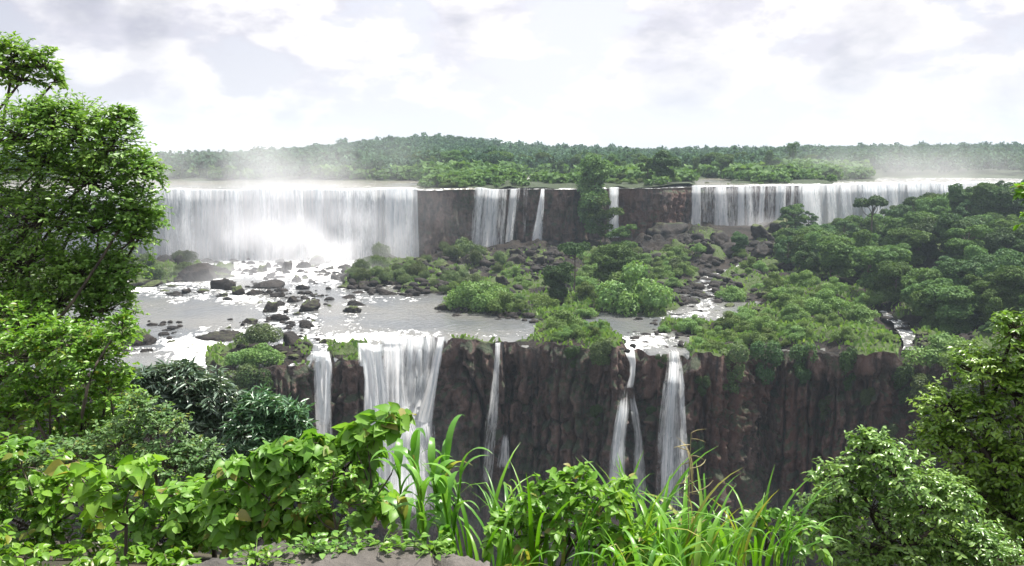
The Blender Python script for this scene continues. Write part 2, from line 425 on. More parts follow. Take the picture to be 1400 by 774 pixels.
def terrace_h(X, Y, want_green=False):
    X = np.asarray(X, float); Y = np.asarray(Y, float)
    a = X / Y
    v = np.clip((Y - d1(a)) / np.maximum(d2(a) - d1(a), 1), -0.1, 1.05)
    px, py = project(X, Y, np.full(X.shape, ZR))
    sd = np.full(X.shape, -1e9)
    for P in LAND: sd = np.maximum(sd, poly_sd(px, py, P))
    nz = fbm(X * 0.09, Y * 0.09, 0, 4, 3)
    m = sstep(-5, 9, sd + nz * 7)
    st = stream_dist(px, py)
    cut = sstep(14, 4, st)
    hill = 17 * sstep(0.27, 0.60, a) * sstep(0.10, 0.75, v)
    talus = sstep(-0.06, 0.0, a) * sstep(0.55, 1.0, v) * (4.0 + 6.0 * sstep(0.1, 0.25, a)) * sstep(0.37, 0.29, a)
    pad = 2.4 * sstep(30, 90, sd)
    rough = fbm(X * 0.22, Y * 0.22, 0, 4, 11)
    h = ZR - 1.1 + m * (1.9 + pad + rough * (0.9 + 0.8 * sstep(0.6, 0.9, v)) * (1 - cut) + nz * 0.8) + hill * m + talus
    h = h - 0.9 * cut * m
    edge = sstep(0.0, 0.02, v)
    h = np.where(v < 0.02, np.minimum(h, ZR + 1.2 * m + (h - ZR - 1.2 * m) * edge), h)
    if want_green:
        gr = m * sstep(-0.5, 0.25, nz + 0.4 * rough) * (1 - cut) * (1 - 0.7 * sstep(0.7, 0.95, v) * (a < 0.3))
        return h, gr, m
    return h

def terrace_point(px, py):
    """ground point seen at a photo pixel"""
    z = np.full(np.shape(px), ZR, float)
    for _ in range(14):
        X, Y = at_z(px, py, z)
        z = 0.5 * z + 0.5 * terrace_h(X, Y)
    X, Y = at_z(px, py, z)
    return X, Y, terrace_h(X, Y)

# ground: one sheet at the gorge floor, out to the horizon
gx = np.linspace(-3000, 3000, 61); gy = np.linspace(-600, 3000, 61)
GX, GY = np.meshgrid(gx, gy, indexing='ij')
V = np.stack([GX, GY, np.full(GX.shape, ZG - 1.5)], -1).reshape(-1, 3)
obj('ground', make_mesh('ground', V, grid_faces(61, 61), M['soil']), label='dark floor of the gorge below the cliffs', kind='structure')
GX, GY = np.meshgrid(np.linspace(-260, 260, 60), np.linspace(60, 210, 40), indexing='ij')
V = np.stack([GX, GY, np.full(GX.shape, ZG)], -1).reshape(-1, 3)
obj('gorge_river', make_mesh('gorge_river', V, grid_faces(60, 40), M['river'], attrs={'foam': 0.15 + 0.3 * sstep(140, 200, V[:, 1])}), label='shaded river at the bottom of the gorge', kind='structure')

# ------------------------------------------------------------------ lower cliff
def cliff_wall(name, PX, PY, ztop, zbot, seed, dz, label, ds=0.28, amp=1.45, batter=0.04):
    pts = np.stack([PX, PY], 1)
    seg = np.hypot(*np.diff(pts, axis=0).T); s = np.concatenate([[0], np.cumsum(seg)])
    n = int(s[-1] / ds); t = np.linspace(0, s[-1], n)
    bx = np.interp(t, s, PX); by = np.interp(t, s, PY)
    # smoothed plan normals, pointing to the viewer's side
    k = int(5 / ds); ker = np.hanning(2 * k + 1); ker /= ker.sum()
    sxm = np.convolve(np.pad(bx, k, 'edge'), ker, 'valid'); sym = np.convolve(np.pad(by, k, 'edge'), ker, 'valid')
    tx, ty = np.gradient(sxm), np.gradient(sym); L = np.hypot(tx, ty) + 1e-9
    nx, ny = ty / L, -tx / L
    zz = np.linspace(0, ztop - zbot, int((ztop - zbot) / dz) + 1)
    S, T = np.meshgrid(t, zz, indexing='ij')
    # basalt columns: random widths, edges wander with height
    warp = S + 0.7 * fbm(S * 0.12, T * 0.10, 0, 3, seed + 5)
    c = warp / 2.7; i0 = np.floor(c + 0.9 * noise(c * 0.5, 0, 0, seed + 9)); fr = c - np.floor(c)
    blk = _hash(i0, np.floor(T / 4.5 + 3 * _hash(i0, i0 * 0, i0 * 0, seed)), i0 * 0, seed + 2) - 0.5
    tb = T / 4.5 + 3 * _hash(i0, i0 * 0, i0 * 0, seed) + 0.25 * noise(S * 0.6, T * 0.3, 0, seed + 61); ft = tb - np.floor(tb)
    blk = _hash(i0, np.floor(tb), i0 * 0, seed + 2) - 0.5 + 0.6 * (_hash(np.floor(warp / 8.5), np.floor(T / 11 + 0.4 * noise(S * .1, 0, 0, 3)), i0 * 0, seed + 8) - 0.5)
    joint = -np.exp(-((ft - 0.06) / 0.05) ** 2) * (_hash(i0, np.floor(tb), i0 * 0, seed + 90) > 0.35)
    c2 = warp / 9.5 + 0.35 * noise(S * 0.08, T * 0.06, 0, seed + 70); i2 = np.floor(c2); f2 = c2 - i2
    cleft = -2.6 * np.exp(-((f2 - 0.5) / 0.045) ** 2) * (_hash(i2, i2 * 0, i2 * 0, seed + 71) > 0.35) * sstep(1.5, 4, T)
    crack = -np.exp(-((fr - 0.5) / 0.075) ** 2)
    ridg = np.abs(fbm(S * 0.06, T * 0.03, 0, 3, seed + 31))
    led = sstep(13, 15.5, T + 4 * noise(S * 0.05, 0, 0, seed + 4)) * 0.5 + sstep(25, 28, T + 5 * noise(S * 0.06, 3, 0, seed + 6)) * 0.6
    dsp = amp * (0.9 * fbm(S * 0.05, T * 0.02, 0, 3, seed) + 1.9 * blk + 0.6 * joint * (T > 2) - 0.7 * ridg + 1.5 * crack * (T > 1) * (0.4 + 1.2 * _hash(i0, i0 * 0, i0 * 0, seed + 77)) - 0.9 * np.abs(fbm(S * 0.45, T * 0.35, 0, 4, seed + 20)) + 0.35 * fbm(S * 1.2, T * 1.0, 0, 3, seed + 21) + led + 1.0)
    dsp = dsp + amp * cleft; wt = sstep(7, 2.5, T); dsp = wt * (0.5 * (dsp + np.sqrt(dsp * dsp + 0.25)) + 0.05) + (1 - wt) * dsp; off = dsp * sstep(0, 2.5, T) + batter * T
    X = bx[:, None] + nx[:, None] * off; Y = by[:, None] + ny[:, None] * off
    top = ztop + 0 * S
    h0 = np.clip(terrace_h(bx, by) + 0.1, ztop - 0.5, ztop + 3) if ztop == ZR else np.full(n, ztop)
    Z = h0[:, None] - T * (h0[:, None] - zbot) / (ztop - zbot)
    V = np.stack([X, Y, Z], -1).reshape(-1, 3)
    obj(name, make_mesh(name, V, grid_faces(n, len(zz)), M['cliff']), label=label, kind='structure')
    return dict(X=X, Y=Y, Z=Z, A=X / Y)

# dense lip line so that the terrace and the wall share one edge
aa = np.linspace(AMIN, AMAX, 1500)
lipx, lipy = aa * d1(aa), d1(aa)
LOW = cliff_wall('lower_cliff', lipx, lipy, ZR, ZG - 1, 3, 0.4, 'dark columnar basalt cliff dropping from the middle river into the gorge')
upx, upy = aa * d2(aa), d2(aa)
UPC = cliff_wall('upper_cliff', upx, upy, ZU - 0.35, ZR - 2.0, 40, 0.5, 'brown basalt cliff behind the upper waterfalls', ds=0.6, amp=0.7, batter=0.03)

def front_Y(C, a, z):
    """distance of the foremost rock of a wall at direction a and height z"""
    m = (np.abs(C['A'] - a) < 0.006) & (np.abs(C['Z'] - z) < 1.0)
    return C['Y'][m].min() if m.any() else None

# terrace between both cliffs
ca = np.linspace(AMIN, AMAX, 900); cv = np.concatenate([np.linspace(0, 0.06, 14), np.linspace(0.06, 1.0, 260)[1:]])
A_, V_ = np.meshgrid(ca, cv, indexing='ij')
TY = d1(A_) + (d2(A_) + 2 - d1(A_)) * V_; TX = A_ * TY
H_, G_, Mk_ = terrace_h(TX, TY, True)
obj('river_terrace', make_mesh('river_terrace', np.stack([TX, TY, H_], -1).reshape(-1, 3), grid_faces(len(ca), len(cv)), M['terrace'], attrs={'green': G_.ravel()}),
    label='rocky terrace with green patches between the two cliffs', kind='structure')

# ------------------------------------------------------------------ boulders (positions first: they raise foam)
BOULD = []   # px, py(base), radius px, zone, individual label
misty = [(247, 366, 17), (332, 360, 22), (361, 400, 20), (379, 386, 9), (390, 374, 15), (406, 390, 11), (357, 377, 10), (266, 388, 30), (309, 402, 22), (344, 409, 12), (458, 384, 5), (450, 374, 9), (472, 372, 11), (435, 366, 14), (375, 413, 13), (324, 409, 14), (290, 374, 20), (415, 372, 10), (300, 385, 14)]
chain = [(367, 434, 14), (382, 424, 11), (398, 419, 13), (413, 402, 8), (382, 446, 12), (421, 432, 17), (406, 437, 8), (417, 455, 15), (340, 449, 12), (299, 470, 28), (361, 456, 9), (398, 474, 26), (446, 478, 13), (450, 425, 4), (367, 446, 7), (330, 452, 6), (312, 456, 6), (428, 446, 6), (390, 434, 8)]
isle = [(477, 414, 10), (485, 424, 14), (481, 435, 13), (487, 407, 9), (507, 409, 7), (528, 409, 13), (563, 409, 11), (470, 399, 10), (495, 399, 11), (555, 396, 9)]
leftb = [(276, 405, 10), (237, 410, 9), (253, 407, 12), (222, 403, 8), (205, 398, 14), (186, 392, 20), (205, 377, 18), (222, 372, 16), (175, 380, 18), (243, 385, 14), (232, 476, 7), (258, 484, 7), (186, 477, 22), (168, 462, 16), (275, 446, 4), (262, 480, 6), (240, 440, 2.5), (208, 419, 2.5), (270, 492, 9), (225, 465, 5)]
for z_, lst in (('misty', misty), ('chain', chain), ('isle', isle), ('bank', leftb)):
    for (x, y, r) in lst: BOULD.append((x, y, r, z_))
r2 = np.random.default_rng(21)
def scatter_px(n, fn, poly, rmin, rmax, zone, mind=0.7):
    got = []
    tries = 0
    xs = [p[0] for p in poly]; ys = [p[1] for p in poly]
    while len(got) < n and tries < n * 40:
        tries += 1
        x = r2.uniform(min(xs), max(xs)); y = r2.uniform(min(ys), max(ys))
        if poly_sd(np.array([x]), np.array([y]), poly)[0] < 0: continue
        r = rmin + (rmax - rmin) * r2.random() ** 2.2
        if any(math.hypot(x - g[0], (y - g[1]) * 1.6) < mind * (r + g[2]) for g in got): continue
        got.append((x, y, r, zone))
    BOULD.extend(got)
scatter_px(26, None, [(290, 375), (450, 362), (470, 400), (440, 440), (300, 410)], 3, 8, 'misty')
scatter_px(30, None, [(475, 372), (560, 350), (640, 350), (640, 400), (560, 402), (480, 396)], 4, 11, 'isle')
scatter_px(30, None, [(620, 352), (700, 340), (770, 340), (780, 372), (700, 402), (650, 400), (620, 375)], 7, 17, 'talus')
scatter_px(26, None, [(880, 345), (940, 322), (1060, 330), (1085, 372), (1020, 396), (960, 372), (900, 378)], 7, 19, 'rubble')
scatter_px(22, None, [(900, 380), (960, 384), (940, 412), (1050, 392), (1085, 420), (1000, 436), (900, 432)], 4, 10, 'rubble')
scatter_px(14, None, [(600, 415), (720, 420), (740, 440), (600, 436)], 4, 11, 'isle')
scatter_px(12, None, [(280, 500), (300, 470), (420, 470), (430, 500)], 5, 12, 'brink')
scatter_px(16, None, [(850, 440), (940, 462), (940, 480), (850, 476)], 3, 7, 'brink')
scatter_px(14, None, [(1205, 440), (1300, 455), (1340, 480), (1230, 478)], 4, 9, 'cascade')
BIG = [(1074, 322, 34, 'spray'), (968, 348, 22, 'rubble'), (1010, 346, 24, 'rubble'), (905, 322, 36, 'ledge'), (935, 330, 22, 'ledge'), (988, 336, 18, 'rubble'), (1040, 352, 18, 'spray'), (1048, 372, 16, 'rubble'), (872, 346, 14, 'ledge'), (655, 362, 14, 'talus'), (705, 360, 20, 'talus'), (735, 356, 17, 'talus'), (760, 352, 14, 'talus'), (680, 355, 12, 'talus'), (1105, 330, 20, 'spray'), (1046, 330, 20, 'spray'), (948, 398, 13, 'rubble'), (935, 412, 17, 'rubble'), (860, 436, 13, 'isle'), (600, 428, 13, 'isle'), (622, 426, 10, 'isle'), (680, 426, 12, 'isle')]
BOULD.extend(BIG)
bpx = np.array([b[0] for b in BOULD], float); bpy_ = np.array([b[1] for b in BOULD], float); brp = np.array([b[2] for b in BOULD], float)
BX, BY, BZ = terrace_point(bpx, bpy_)
BR = brp * np.sqrt(BX ** 2 + BY ** 2 + BZ ** 2) / F

# middle river with foam
wa = np.linspace(AMIN, 0.35, 700); wv = np.concatenate([np.linspace(0, 0.08, 24), np.linspace(0.08, 1, 240)[1:]])
A_, V_ = np.meshgrid(wa, wv, indexing='ij')
WY = d1(A_) + 0.06 + (d2(A_) + 2 - d1(A_)) * V_; WX = A_ * WY
px, py = project(WX, WY, np.full(WX.shape, ZR))
foam = np.full(px.shape, 0.02)
for (x, y, rx, ry, s) in ((520, 460, 85, 7, .55), (560, 453, 50, 6, .2), (470, 468, 35, 10, .6), (258, 468, 38, 10, .75), (270, 488, 40, 12, .85), (345, 482, 40, 12, .5), (300, 450, 40, 6, .25),
                          (400, 358, 150, 14, .7), (420, 372, 60, 8, .45), (330, 372, 50, 8, .4), (470, 372, 40, 8, .3), (455, 385, 60, 8, .25), (190, 393, 30, 4, .3),
                          (890, 466, 40, 10, .55), (925, 432, 50, 8, .35), (960, 420, 25, 14, .35), (860, 470, 25, 12, .5), (690, 458, 70, 6, .2), (440, 445, 80, 6, .2)):
    foam += s * np.exp(-(((px - x) / rx) ** 2 + ((py - y) / ry) ** 2))
for x, y, r in zip(bpx, bpy_, brp):
    if x < 600: foam += 0.28 * np.exp(-(((px - x) / (r * 1.25)) ** 2 + ((py - y - 1) / (r * 0.5 + 1.5)) ** 2))
lipdrop = -0.5 * sstep(0.012, 0.0, V_) - 0.25 * sstep(0.05, 0.0, V_) + 0.10 * fbm(WX * 0.4, WY * 0.4, 0, 3, 8) * sstep(0.1, 0.6, foam)
obj('river', make_mesh('river', np.stack([WX, WY, ZR + lipdrop], -1).reshape(-1, 3), grid_faces(len(wa), len(wv)), M['river'], attrs={'foam': foam.ravel()}),
    label='grey shallow river flowing between boulders to the lower brink', kind='structure')

# stream ribbons draped on the terrace
def stream(pts, w, label):
    p = np.array(pts, float); t = np.linspace(0, len(p) - 1, len(p) * 8)
    cx = np.interp(t, range(len(p)), p[:, 0]); cy = np.interp(t, range(len(p)), p[:, 1])
    X, Y, Z = terrace_point(cx, cy)
    tx, ty = np.gradient(X), np.gradient(Y); L = np.hypot(tx, ty) + 1e-6
    k = np.linspace(-1, 1, 9)
    ww = w * (0.75 + 0.5 * noise(t * 0.7, 0, 0, 5))
    VX = X[:, None] + (ty / L * ww)[:, None] * k; VY = Y[:, None] - (tx / L * ww)[:, None] * k
    VZ = np.maximum.reduce([terrace_h(VX, VY) * 1.0, np.full(VX.shape, ZR + 0.05)])
    zc = np.maximum(VZ[:, 3:6].mean(1), ZR + 0.05)
    zc = np.convolve(np.pad(zc, 3, 'edge'), np.ones(7) / 7, 'valid')
    VZ = zc[:, None] + 0.14 + 0.14 * noise(VX * 0.7, VY * 0.7, 0, 2) - 0.08 * np.abs(k) ** 3
    obj('stream', make_mesh('stream', np.stack([VX, VY, VZ], -1).reshape(-1, 3), grid_faces(len(t), 9), M['river'], attrs={'foam': np.full(VX.size, 0.34)}), label=label, kind='structure')
stream(*STREAMS['a'], 'white stream winding through rubble below the many-stranded fall')
stream(*STREAMS['b'], 'small white cascade at the foot of the dark wood')

# ------------------------------------------------------------------ upper plateau
SKY = np.array([(-600, 214), (100, 214), (200, 213), (300, 208), (400, 200), (480, 192), (560, 184), (600, 182), (660, 187), (700, 195), (800, 198), (900, 202), (1000, 200), (1100, 198), (1250, 196), (1400, 195), (2000, 195)], float)
def plateau_h(X, Y):
    a = X / Y
    px = 700 + F * a * 1.006
    ysk = np.interp(px, SKY[:, 0], SKY[:, 1])
    RD = 950.0
    yy = (387 - ysk) / F
    ztop = RD * (-ST + yy * CT) / (CT + yy * ST)
    ridge = ztop - 11
    d0 = np.interp(px, [0, 560, 600, 690, 720, 790, 820, 1100, 1150, 1400], [402, 400, 395, 405, 455, 455, 415, 415, 425, 430])
    t = sstep(0, 1, np.clip((Y - d0) / (RD - d0), 0, 1) * 0.5) * 2
    h = ZU - 0.9 + 1.6 * sstep(d0 - 14, d0 + 6, Y + 12 * noise(X * 0.03, Y * 0.03, 0, 4)) + (ridge - ZU) * np.clip(t, 0, 1)
    h = np.where(Y > RD, h - (Y - RD) * 0.012, h)
    # grassy islands along the brink
    py = project(X, Y, np.full(X.shape, ZU))[1]
    for (x0, x1, y0, y1) in ((575, 700, 239, 257), (690, 800, 250.5, 257), (795, 950, 243, 256), (1000, 1140, 243, 251), (1075, 1200, 240, 247)):
        k = sstep(x0 - 8, x0 + 8, px) * sstep(x1 + 8, x1 - 8, px) * sstep(y1 + 1.5, y1 - 1.0, py) * sstep(y0 - 1, y0 + 2, py)
        h = h + 2.0 * k
    return h
ua = np.linspace(-0.95, 0.95, 420); ut = np.concatenate([np.linspace(0, 0.30, 120), np.linspace(0.30, 1, 120)[1:]])
A_, T_ = np.meshgrid(ua, ut, indexing='ij')
PY = d2(A_) + (2400 - d2(A_)) * T_ ** 1.6; PX = A_ * PY
PH = plateau_h(PX, PY) + 0.5 * fbm(PX * 0.05, PY * 0.05, 0, 3, 6) * sstep(0, 30, PY - d2(A_))
obj('plateau', make_mesh('plateau', np.stack([PX, PY, PH], -1).reshape(-1, 3), grid_faces(len(ua), len(ut)), M['floor'], attrs={'green': np.full(PX.size, 0.9)}),
    label='wooded plateau and hills above the upper falls', kind='structure')
A_, V_ = np.meshgrid(np.linspace(-0.95, 0.95, 420), np.linspace(0, 1, 90) ** 1.5, indexing='ij')
UY = d2(A_) - 0.6 + (640 - d2(A_)) * V_; UX = A_ * UY
px, py = project(UX, UY, np.full(UX.shape, ZU))
foam = 0.05 + 0.45 * sstep(7, 0, UY - d2(A_))
foam += 0.25 * sstep(960, 1010, px) * sstep(0.7, 0.3, V_) * sstep(980, 1080, px)
foam += 0.7 * np.exp(-((px - 750) / 45) ** 2) * np.exp(-((py - 246) / 4.0) ** 2)
foam += 0.12 * sstep(560, 500, px) * (0.5 + noise(UX * 0.02, UY * 0.08, 0, 9))
zz = ZU + 0.12 * fbm(UX * 0.2, UY * 0.2, 0, 2, 4) - 0.35 * sstep(0.01, 0, V_)
obj('upper_river', make_mesh('upper_river', np.stack([UX, UY, zz], -1).reshape(-1, 3), grid_faces(420, 90), M['upper_river'], attrs={'foam': foam.ravel()}),
    label='upper river with white rapids before the brink', kind='structure')

# ------------------------------------------------------------------ waterfalls
class Falls:
    def __init__(s): s.V = []; s.Fc = []; s.UV = []; s.D = []; s.n = 0
    def sheet(s, P, U, Vv, dens):
        n, m = P.shape[:2]
        s.V.append(P.reshape(-1, 3)); s.Fc.append(grid_faces(n, m, s.n)); s.n += n * m
        s.UV.append(np.stack([U, Vv], -1).reshape(-1, 2)); s.D.append(dens.ravel())
    def build(s, label, group=None):
        me = make_mesh('waterfall', np.concatenate(s.V), np.concatenate(s.Fc), M['fall'], uv=np.concatenate(s.UV), attrs={'dense': np.concatenate(s.D)})
        return obj('waterfall', me, label=label, cat='waterfall', group=group)

UG = 'waterfalls of the upper step'; LG = 'waterfalls of the lower step'
def upper_strand(fs, x0, x1, xb0, xb1, zb, dens, off=0.0, reach=2.2, bulge=0.8, seed=0, fade=0.12):
    """a sheet over the upper cliff from lip pixels x0..x1 to foot pixels xb0..xb1 at height zb"""
    n = max(7, int((x1 - x0) / 1.6)); m = 46
    k = np.linspace(0, 1, n)[:, None]; t = np.linspace(0, 1, m)[None, :]
    a0 = (x0 + (x1 - x0) * k - 700) / F / 0.999; a1 = (xb0 + (xb1 - xb0) * k - 700) / F / 0.996
    aa_ = a0 + (a1 - a0) * t ** 1.1
    drop = np.clip((t - 0.06) / 0.94, 0, 1)
    z = ZU + 0.12 - (ZU - zb) * drop ** 1.0 + 0.45 * noise(aa_ * 55, 0, 0, 12) * (1 - drop)
    strk = noise(k * (x1 - x0) * 0.35, t * 0.7, 0, seed + 3)
    y = d2(a0) + 0.6 + off * 0 - reach * np.sqrt(np.clip(t * 1.0, 0, 1)) * 1.15 - off - 1.7 * sstep(0.02, 0.22, t) - bulge * (1 - (2 * k - 1) ** 2) - 0.6 * strk * np.sqrt(t)
    X = aa_ * y
    de = dens * np.ones_like(X) * np.clip(np.minimum(k, 1 - k) / fade, 0, 1) ** 0.5 if fade > 0 else dens * np.ones_like(X)
    de = de - 0.10 * t + 0.22 * noise(aa_ * 60, 0, 0, 33 + seed) * dens
    width = (x1 - x0) * 0.25
    s.sheet if False else fs.sheet(np.stack([X, y, z + 0 * X], -1), k * width + 0 * X + seed * 7.3, (ZU - z) + 0 * X + seed * 3.1, de)

def rs(seed): return np.random.default_rng(seed)
# the wide curtain
fs = Falls(); r = rs(1)
upper_strand(fs, 60, 572, 55, 574, ZR - 0.5, 2.6, 0.0, seed=1, fade=0.01)
for i in range(46):
    c = r.uniform(70, 560); w = r.uniform(6, 26)
    upper_strand(fs, c - w / 2, c + w / 2, c - w * 0.65 + r.uniform(-2, 2), c + w * 0.65, ZR - 0.5, r.uniform(0.55, 1.0), r.uniform(0.3, 1.8), r.uniform(1.8, 3.2), 0.7, seed=10 + i, fade=0.3)
fs.build('broad white curtain of water, the widest of the falls, veiled in rising mist', UG)
# three strands at the centre
fs = Falls()
for i, (x0, x1, b0, b1, dn) in enumerate(((648, 676, 641, 668, .72), (652, 662, 648, 656, .7), (666, 684, 657, 681, .9), (672, 682, 664, 676, .7), (680, 694, 676, 690, .55))):
    upper_strand(fs, x0, x1, b0, b1, -33.8, dn, 0.2 * i, 2.0, 0.6, seed=60 + i, fade=0.25)
fs.build('pale fall of joined streaks, widest of the strands over the central brown rock', UG)
fs = Falls()
upper_strand(fs, 697, 708, 689, 699, -33.8, .78, 0.3, 2.0, 0.5, seed=70, fade=0.3); upper_strand(fs, 700, 712, 690, 704, -33.8, .4, 0.1, 2.0, 0.4, seed=71, fade=0.3)
fs.build('thin straight fall between the joined streaks and the slanting fall', UG)
fs = Falls()
upper_strand(fs, 716, 722, 711, 719, -33.8, .22, 0.3, 1.6, 0.3, seed=73, fade=0.3)
fs.build('faint thread of water just beside the slanting fall', UG)
fs = Falls()
upper_strand(fs, 741, 745, 723, 743, -33.4, .85, 0.5, 3.0, 0.6, seed=75, fade=0.3); upper_strand(fs, 740, 745, 724, 738, -33.4, .8, 0.8, 3.2, 0.6, seed=76, fade=0.3)
fs.build('slanting fall that widens downward from a narrow notch', UG)
fs = Falls()
upper_strand(fs, 831, 846, 830, 845, -31, 1.0, 0.6, 2.2, 0.6, seed=78, fade=0.25); upper_strand(fs, 833, 843, 834, 848, -31, .8, 1.0, 2.4, 0.6, seed=79, fade=0.25)
fs.build('short bright fall half hidden behind the tall cliff tree', UG)
# the many-stranded fall
fs = Falls(); i = 0
upper_strand(fs, 945, 1100, 945, 1102, -31.5, .34, 0.0, 1.6, 0.3, seed=100, fade=0.05)
for (x0, x1, b0, b1, dn) in ((944, 958, 943, 959, .85), (974, 993, 975, 1000, .95), (980, 990, 982, 996, .6), (993, 1001, 997, 1006, .35), (1006, 1017, 1006, 1020, 1.05), (1016, 1026, 1020, 1034, .62), (1037, 1045, 1034, 1044, .75), (1048, 1058, 1046, 1060, .4), (1058, 1074, 1056, 1072, .85), (1064, 1073, 1062, 1074, .6), (1079, 1084, 1077, 1083, .65), (1089, 1094, 1088, 1096, .65), (1020, 1036, 1022, 1044, .35)):
    i += 1; upper_strand(fs, x0, x1, b0, b1, -31.5, dn, 0.15 * (i % 4), 2.2, 0.5, seed=101 + i, fade=0.25)
fs.build('fall of many separate white strands between dark rock pillars', UG)
# the far white fall
fs = Falls(); r = rs(5)
upper_strand(fs, 1093, 1440, 1090, 1440, -34, 1.3, 0.0, 4.0, 0.5, seed=130, fade=0.02)
for i in range(30):
    c = r.uniform(1100, 1330); w = r.uniform(6, 22)
    upper_strand(fs, c - w / 2, c + w / 2, c - w * 0.4 + 4 + r.uniform(0, 8), c + w * 0.7 + 8, -34, r.uniform(.6, 1.05), r.uniform(.3, 2.0), r.uniform(3, 5.5), 0.7, seed=131 + i, fade=0.3)
fs.build('solid white fall behind the dark wood, its foot hidden by tree tops', UG)

def lower_path(fs, path, dens, out=0.9, seed=0, bulge=0.5, fade=0.3, lead=True):
    """path: (px, py, width px) down the lower cliff, following the rock face"""
    p = np.array(path, float)
    t = np.linspace(0, len(p) - 1, max(24, int((p[-1, 1] - p[0, 1]) / 3)))
    cx = np.interp(t, range(len(p)), p[:, 0]); cy = np.interp(t, range(len(p)), p[:, 1]); cw = np.interp(t, range(len(p)), p[:, 2])
    n = max(7, int(cw.max() / 2.0)); k = np.linspace(-0.5, 0.5, n)
    ys = []; lastY = None
    for x, y in zip(cx, cy):
        Y = 170.0
        for _ in range(6):
            z = float(at_Y(x, y, Y)[2]); a = float(at_Y(x, y, Y)[0]) / Y
            f = front_Y(LOW, a, min(z, ZR - 0.6))
            if f is None: f = float(d1(a)) - 1
            Y = f - out
        ys.append(Y)
    ys = np.array(ys)
    lip = float(d1(float(at_Y(cx[0], cy[0], ys[0])[0]) / ys[0]))
    ys[0] = lip + 0.3
    ys = np.minimum.accumulate(ys); kw = max(2, min(9, len(ys) // 5)); ker_ = np.hanning(2 * kw + 3)[1:-1]; ys = np.convolve(np.pad(ys, kw, 'edge'), ker_ / ker_.sum(), 'valid')
    P = []
    for i in range(len(t)):
        row = at_Y(cx[i] + k * cw[i], np.full(n, cy[i]), ys[i])
        row[:, 1] -= bulge * (1 - (2 * k) ** 2) + 0.3 * noise(k * cw[i] * 0.3, t[i] * 0.5, 0, seed)
        P.append(row)
    P = np.array(P)
    if lead:   # run back over the brink a little
        b = P[0].copy(); b[:, 1] += 2.5; b[:, 2] = ZR + 0.06; c = P[0].copy(); c[:, 2] = ZR + 0.03; c[:, 1] += .4
        P = np.concatenate([b[None], c[None], P]); 
    m = P.shape[0]
    U = np.tile(k * cw.max() * 0.14 + seed * 5.7, (m, 1)); Vv = np.tile((ZR - P[:, :, 2].mean(1))[:, None] + seed * 2.9, (1, n))
    de = dens * np.clip((0.5 - np.abs(k)) / fade, 0, 1)[None, :] ** 0.6 * np.ones((m, 1))
    de = de * sstep(1.02, 0.85, np.linspace(0, 1, m))[:, None] ** 0.4
    if not lead: de = de * sstep(0, 0.35, np.linspace(0, 1, m))[:, None]
    else: de[0] *= 0.05; de[1] *= 0.6
    fs.sheet(P, U, Vv, de)

fs = Falls(); r = rs(8)
lower_path(fs, [(556, 461, 98), (556, 480, 98), (554, 520, 92), (550, 580, 90), (552, 640, 100), (555, 700, 104)], .62, 1.2, 1, 1.0, .22)
for i, (path, dn) in enumerate((
  ([(512, 470, 26), (512, 490, 30), (516, 530, 34), (520, 600, 40), (522, 700, 44)], 1.0),
  ([(535, 463, 30), (536, 478, 34), (536, 530, 42), (538, 600, 52), (540, 700, 56)], .9),
  ([(498, 468, 20), (503, 490, 18), (506, 520, 18), (508, 580, 24), (512, 680, 28)], .95),
  ([(561, 462, 10), (560, 500, 12), (558, 560, 18), (556, 640, 24)], .75),
  ([(574, 462, 8), (572, 520, 14), (568, 580, 30), (566, 680, 36)], .8),
  ([(586, 461, 7), (583, 490, 8), (578, 540, 16), (572, 600, 34), (570, 690, 40)], .75),
  ([(604, 460, 9), (598, 490, 12), (590, 530, 16), (578, 580, 26), (574, 680, 34)], 1.0),
  ([(540, 530, 20), (544, 580, 50), (546, 620, 80), (548, 700, 90)], .75))):
    lower_path(fs, path, dn, 1.3 + 0.35 * (i % 4), 3 + i, .7, .3, lead=path[0][1] < 480)
fs.build('thundering white plunge of the lower step, the broadest fall into the gorge', LG)
fs = Falls()
for i, (path, dn) in enumerate((([(438, 480, 26), (440, 490, 28), (441, 520, 26), (442, 560, 24), (444, 640, 26)], .75), ([(436, 484, 10), (434, 500, 8), (437, 530, 12), (441, 580, 18)], .9), ([(446, 481, 8), (450, 500, 9), (448, 530, 10), (446, 580, 16)], .9))):
    lower_path(fs, path, dn, .9 + .3 * i, 30 + i, .5, .3)
fs.build('narrow forked fall between two blocks of dark rock', LG)
fs = Falls()
lower_path(fs, [(681, 468, 8), (680, 490, 9), (678, 520, 11), (676, 545, 15), (672, 590, 20)], .62, .8, 40, .4, .35)
lower_path(fs, [(692, 588, 5), (690, 610, 14), (688, 640, 22)], .65, .8, 41, .4, .35, lead=False)
lower_path(fs, [(675, 560, 14), (670, 600, 16), (664, 660, 20)], .30, .8, 42, .4, .35, lead=False)
fs.build('slender fall slipping from a single notch in the bare rock wall', LG)
fs = Falls()
for i, (path, dn) in enumerate((([(861, 480, 16), (865, 495, 10), (865, 512, 9), (861, 530, 12)], 1.0), ([(855, 527, 12), (852, 560, 18), (846, 600, 22), (843, 640, 26), (842, 690, 28)], .95), ([(862, 522, 10), (865, 545, 10), (868, 565, 14), (872, 590, 14), (874, 640, 20), (876, 690, 20)], .62), ([(852, 535, 8), (846, 580, 12), (840, 640, 14)], .8))):
    lower_path(fs, path, dn, .8 + .1 * i, 50 + i, .4, .35, lead=i == 0)
fs.build('double-stepped fall that splits in two halfway down', LG)
fs = Falls()
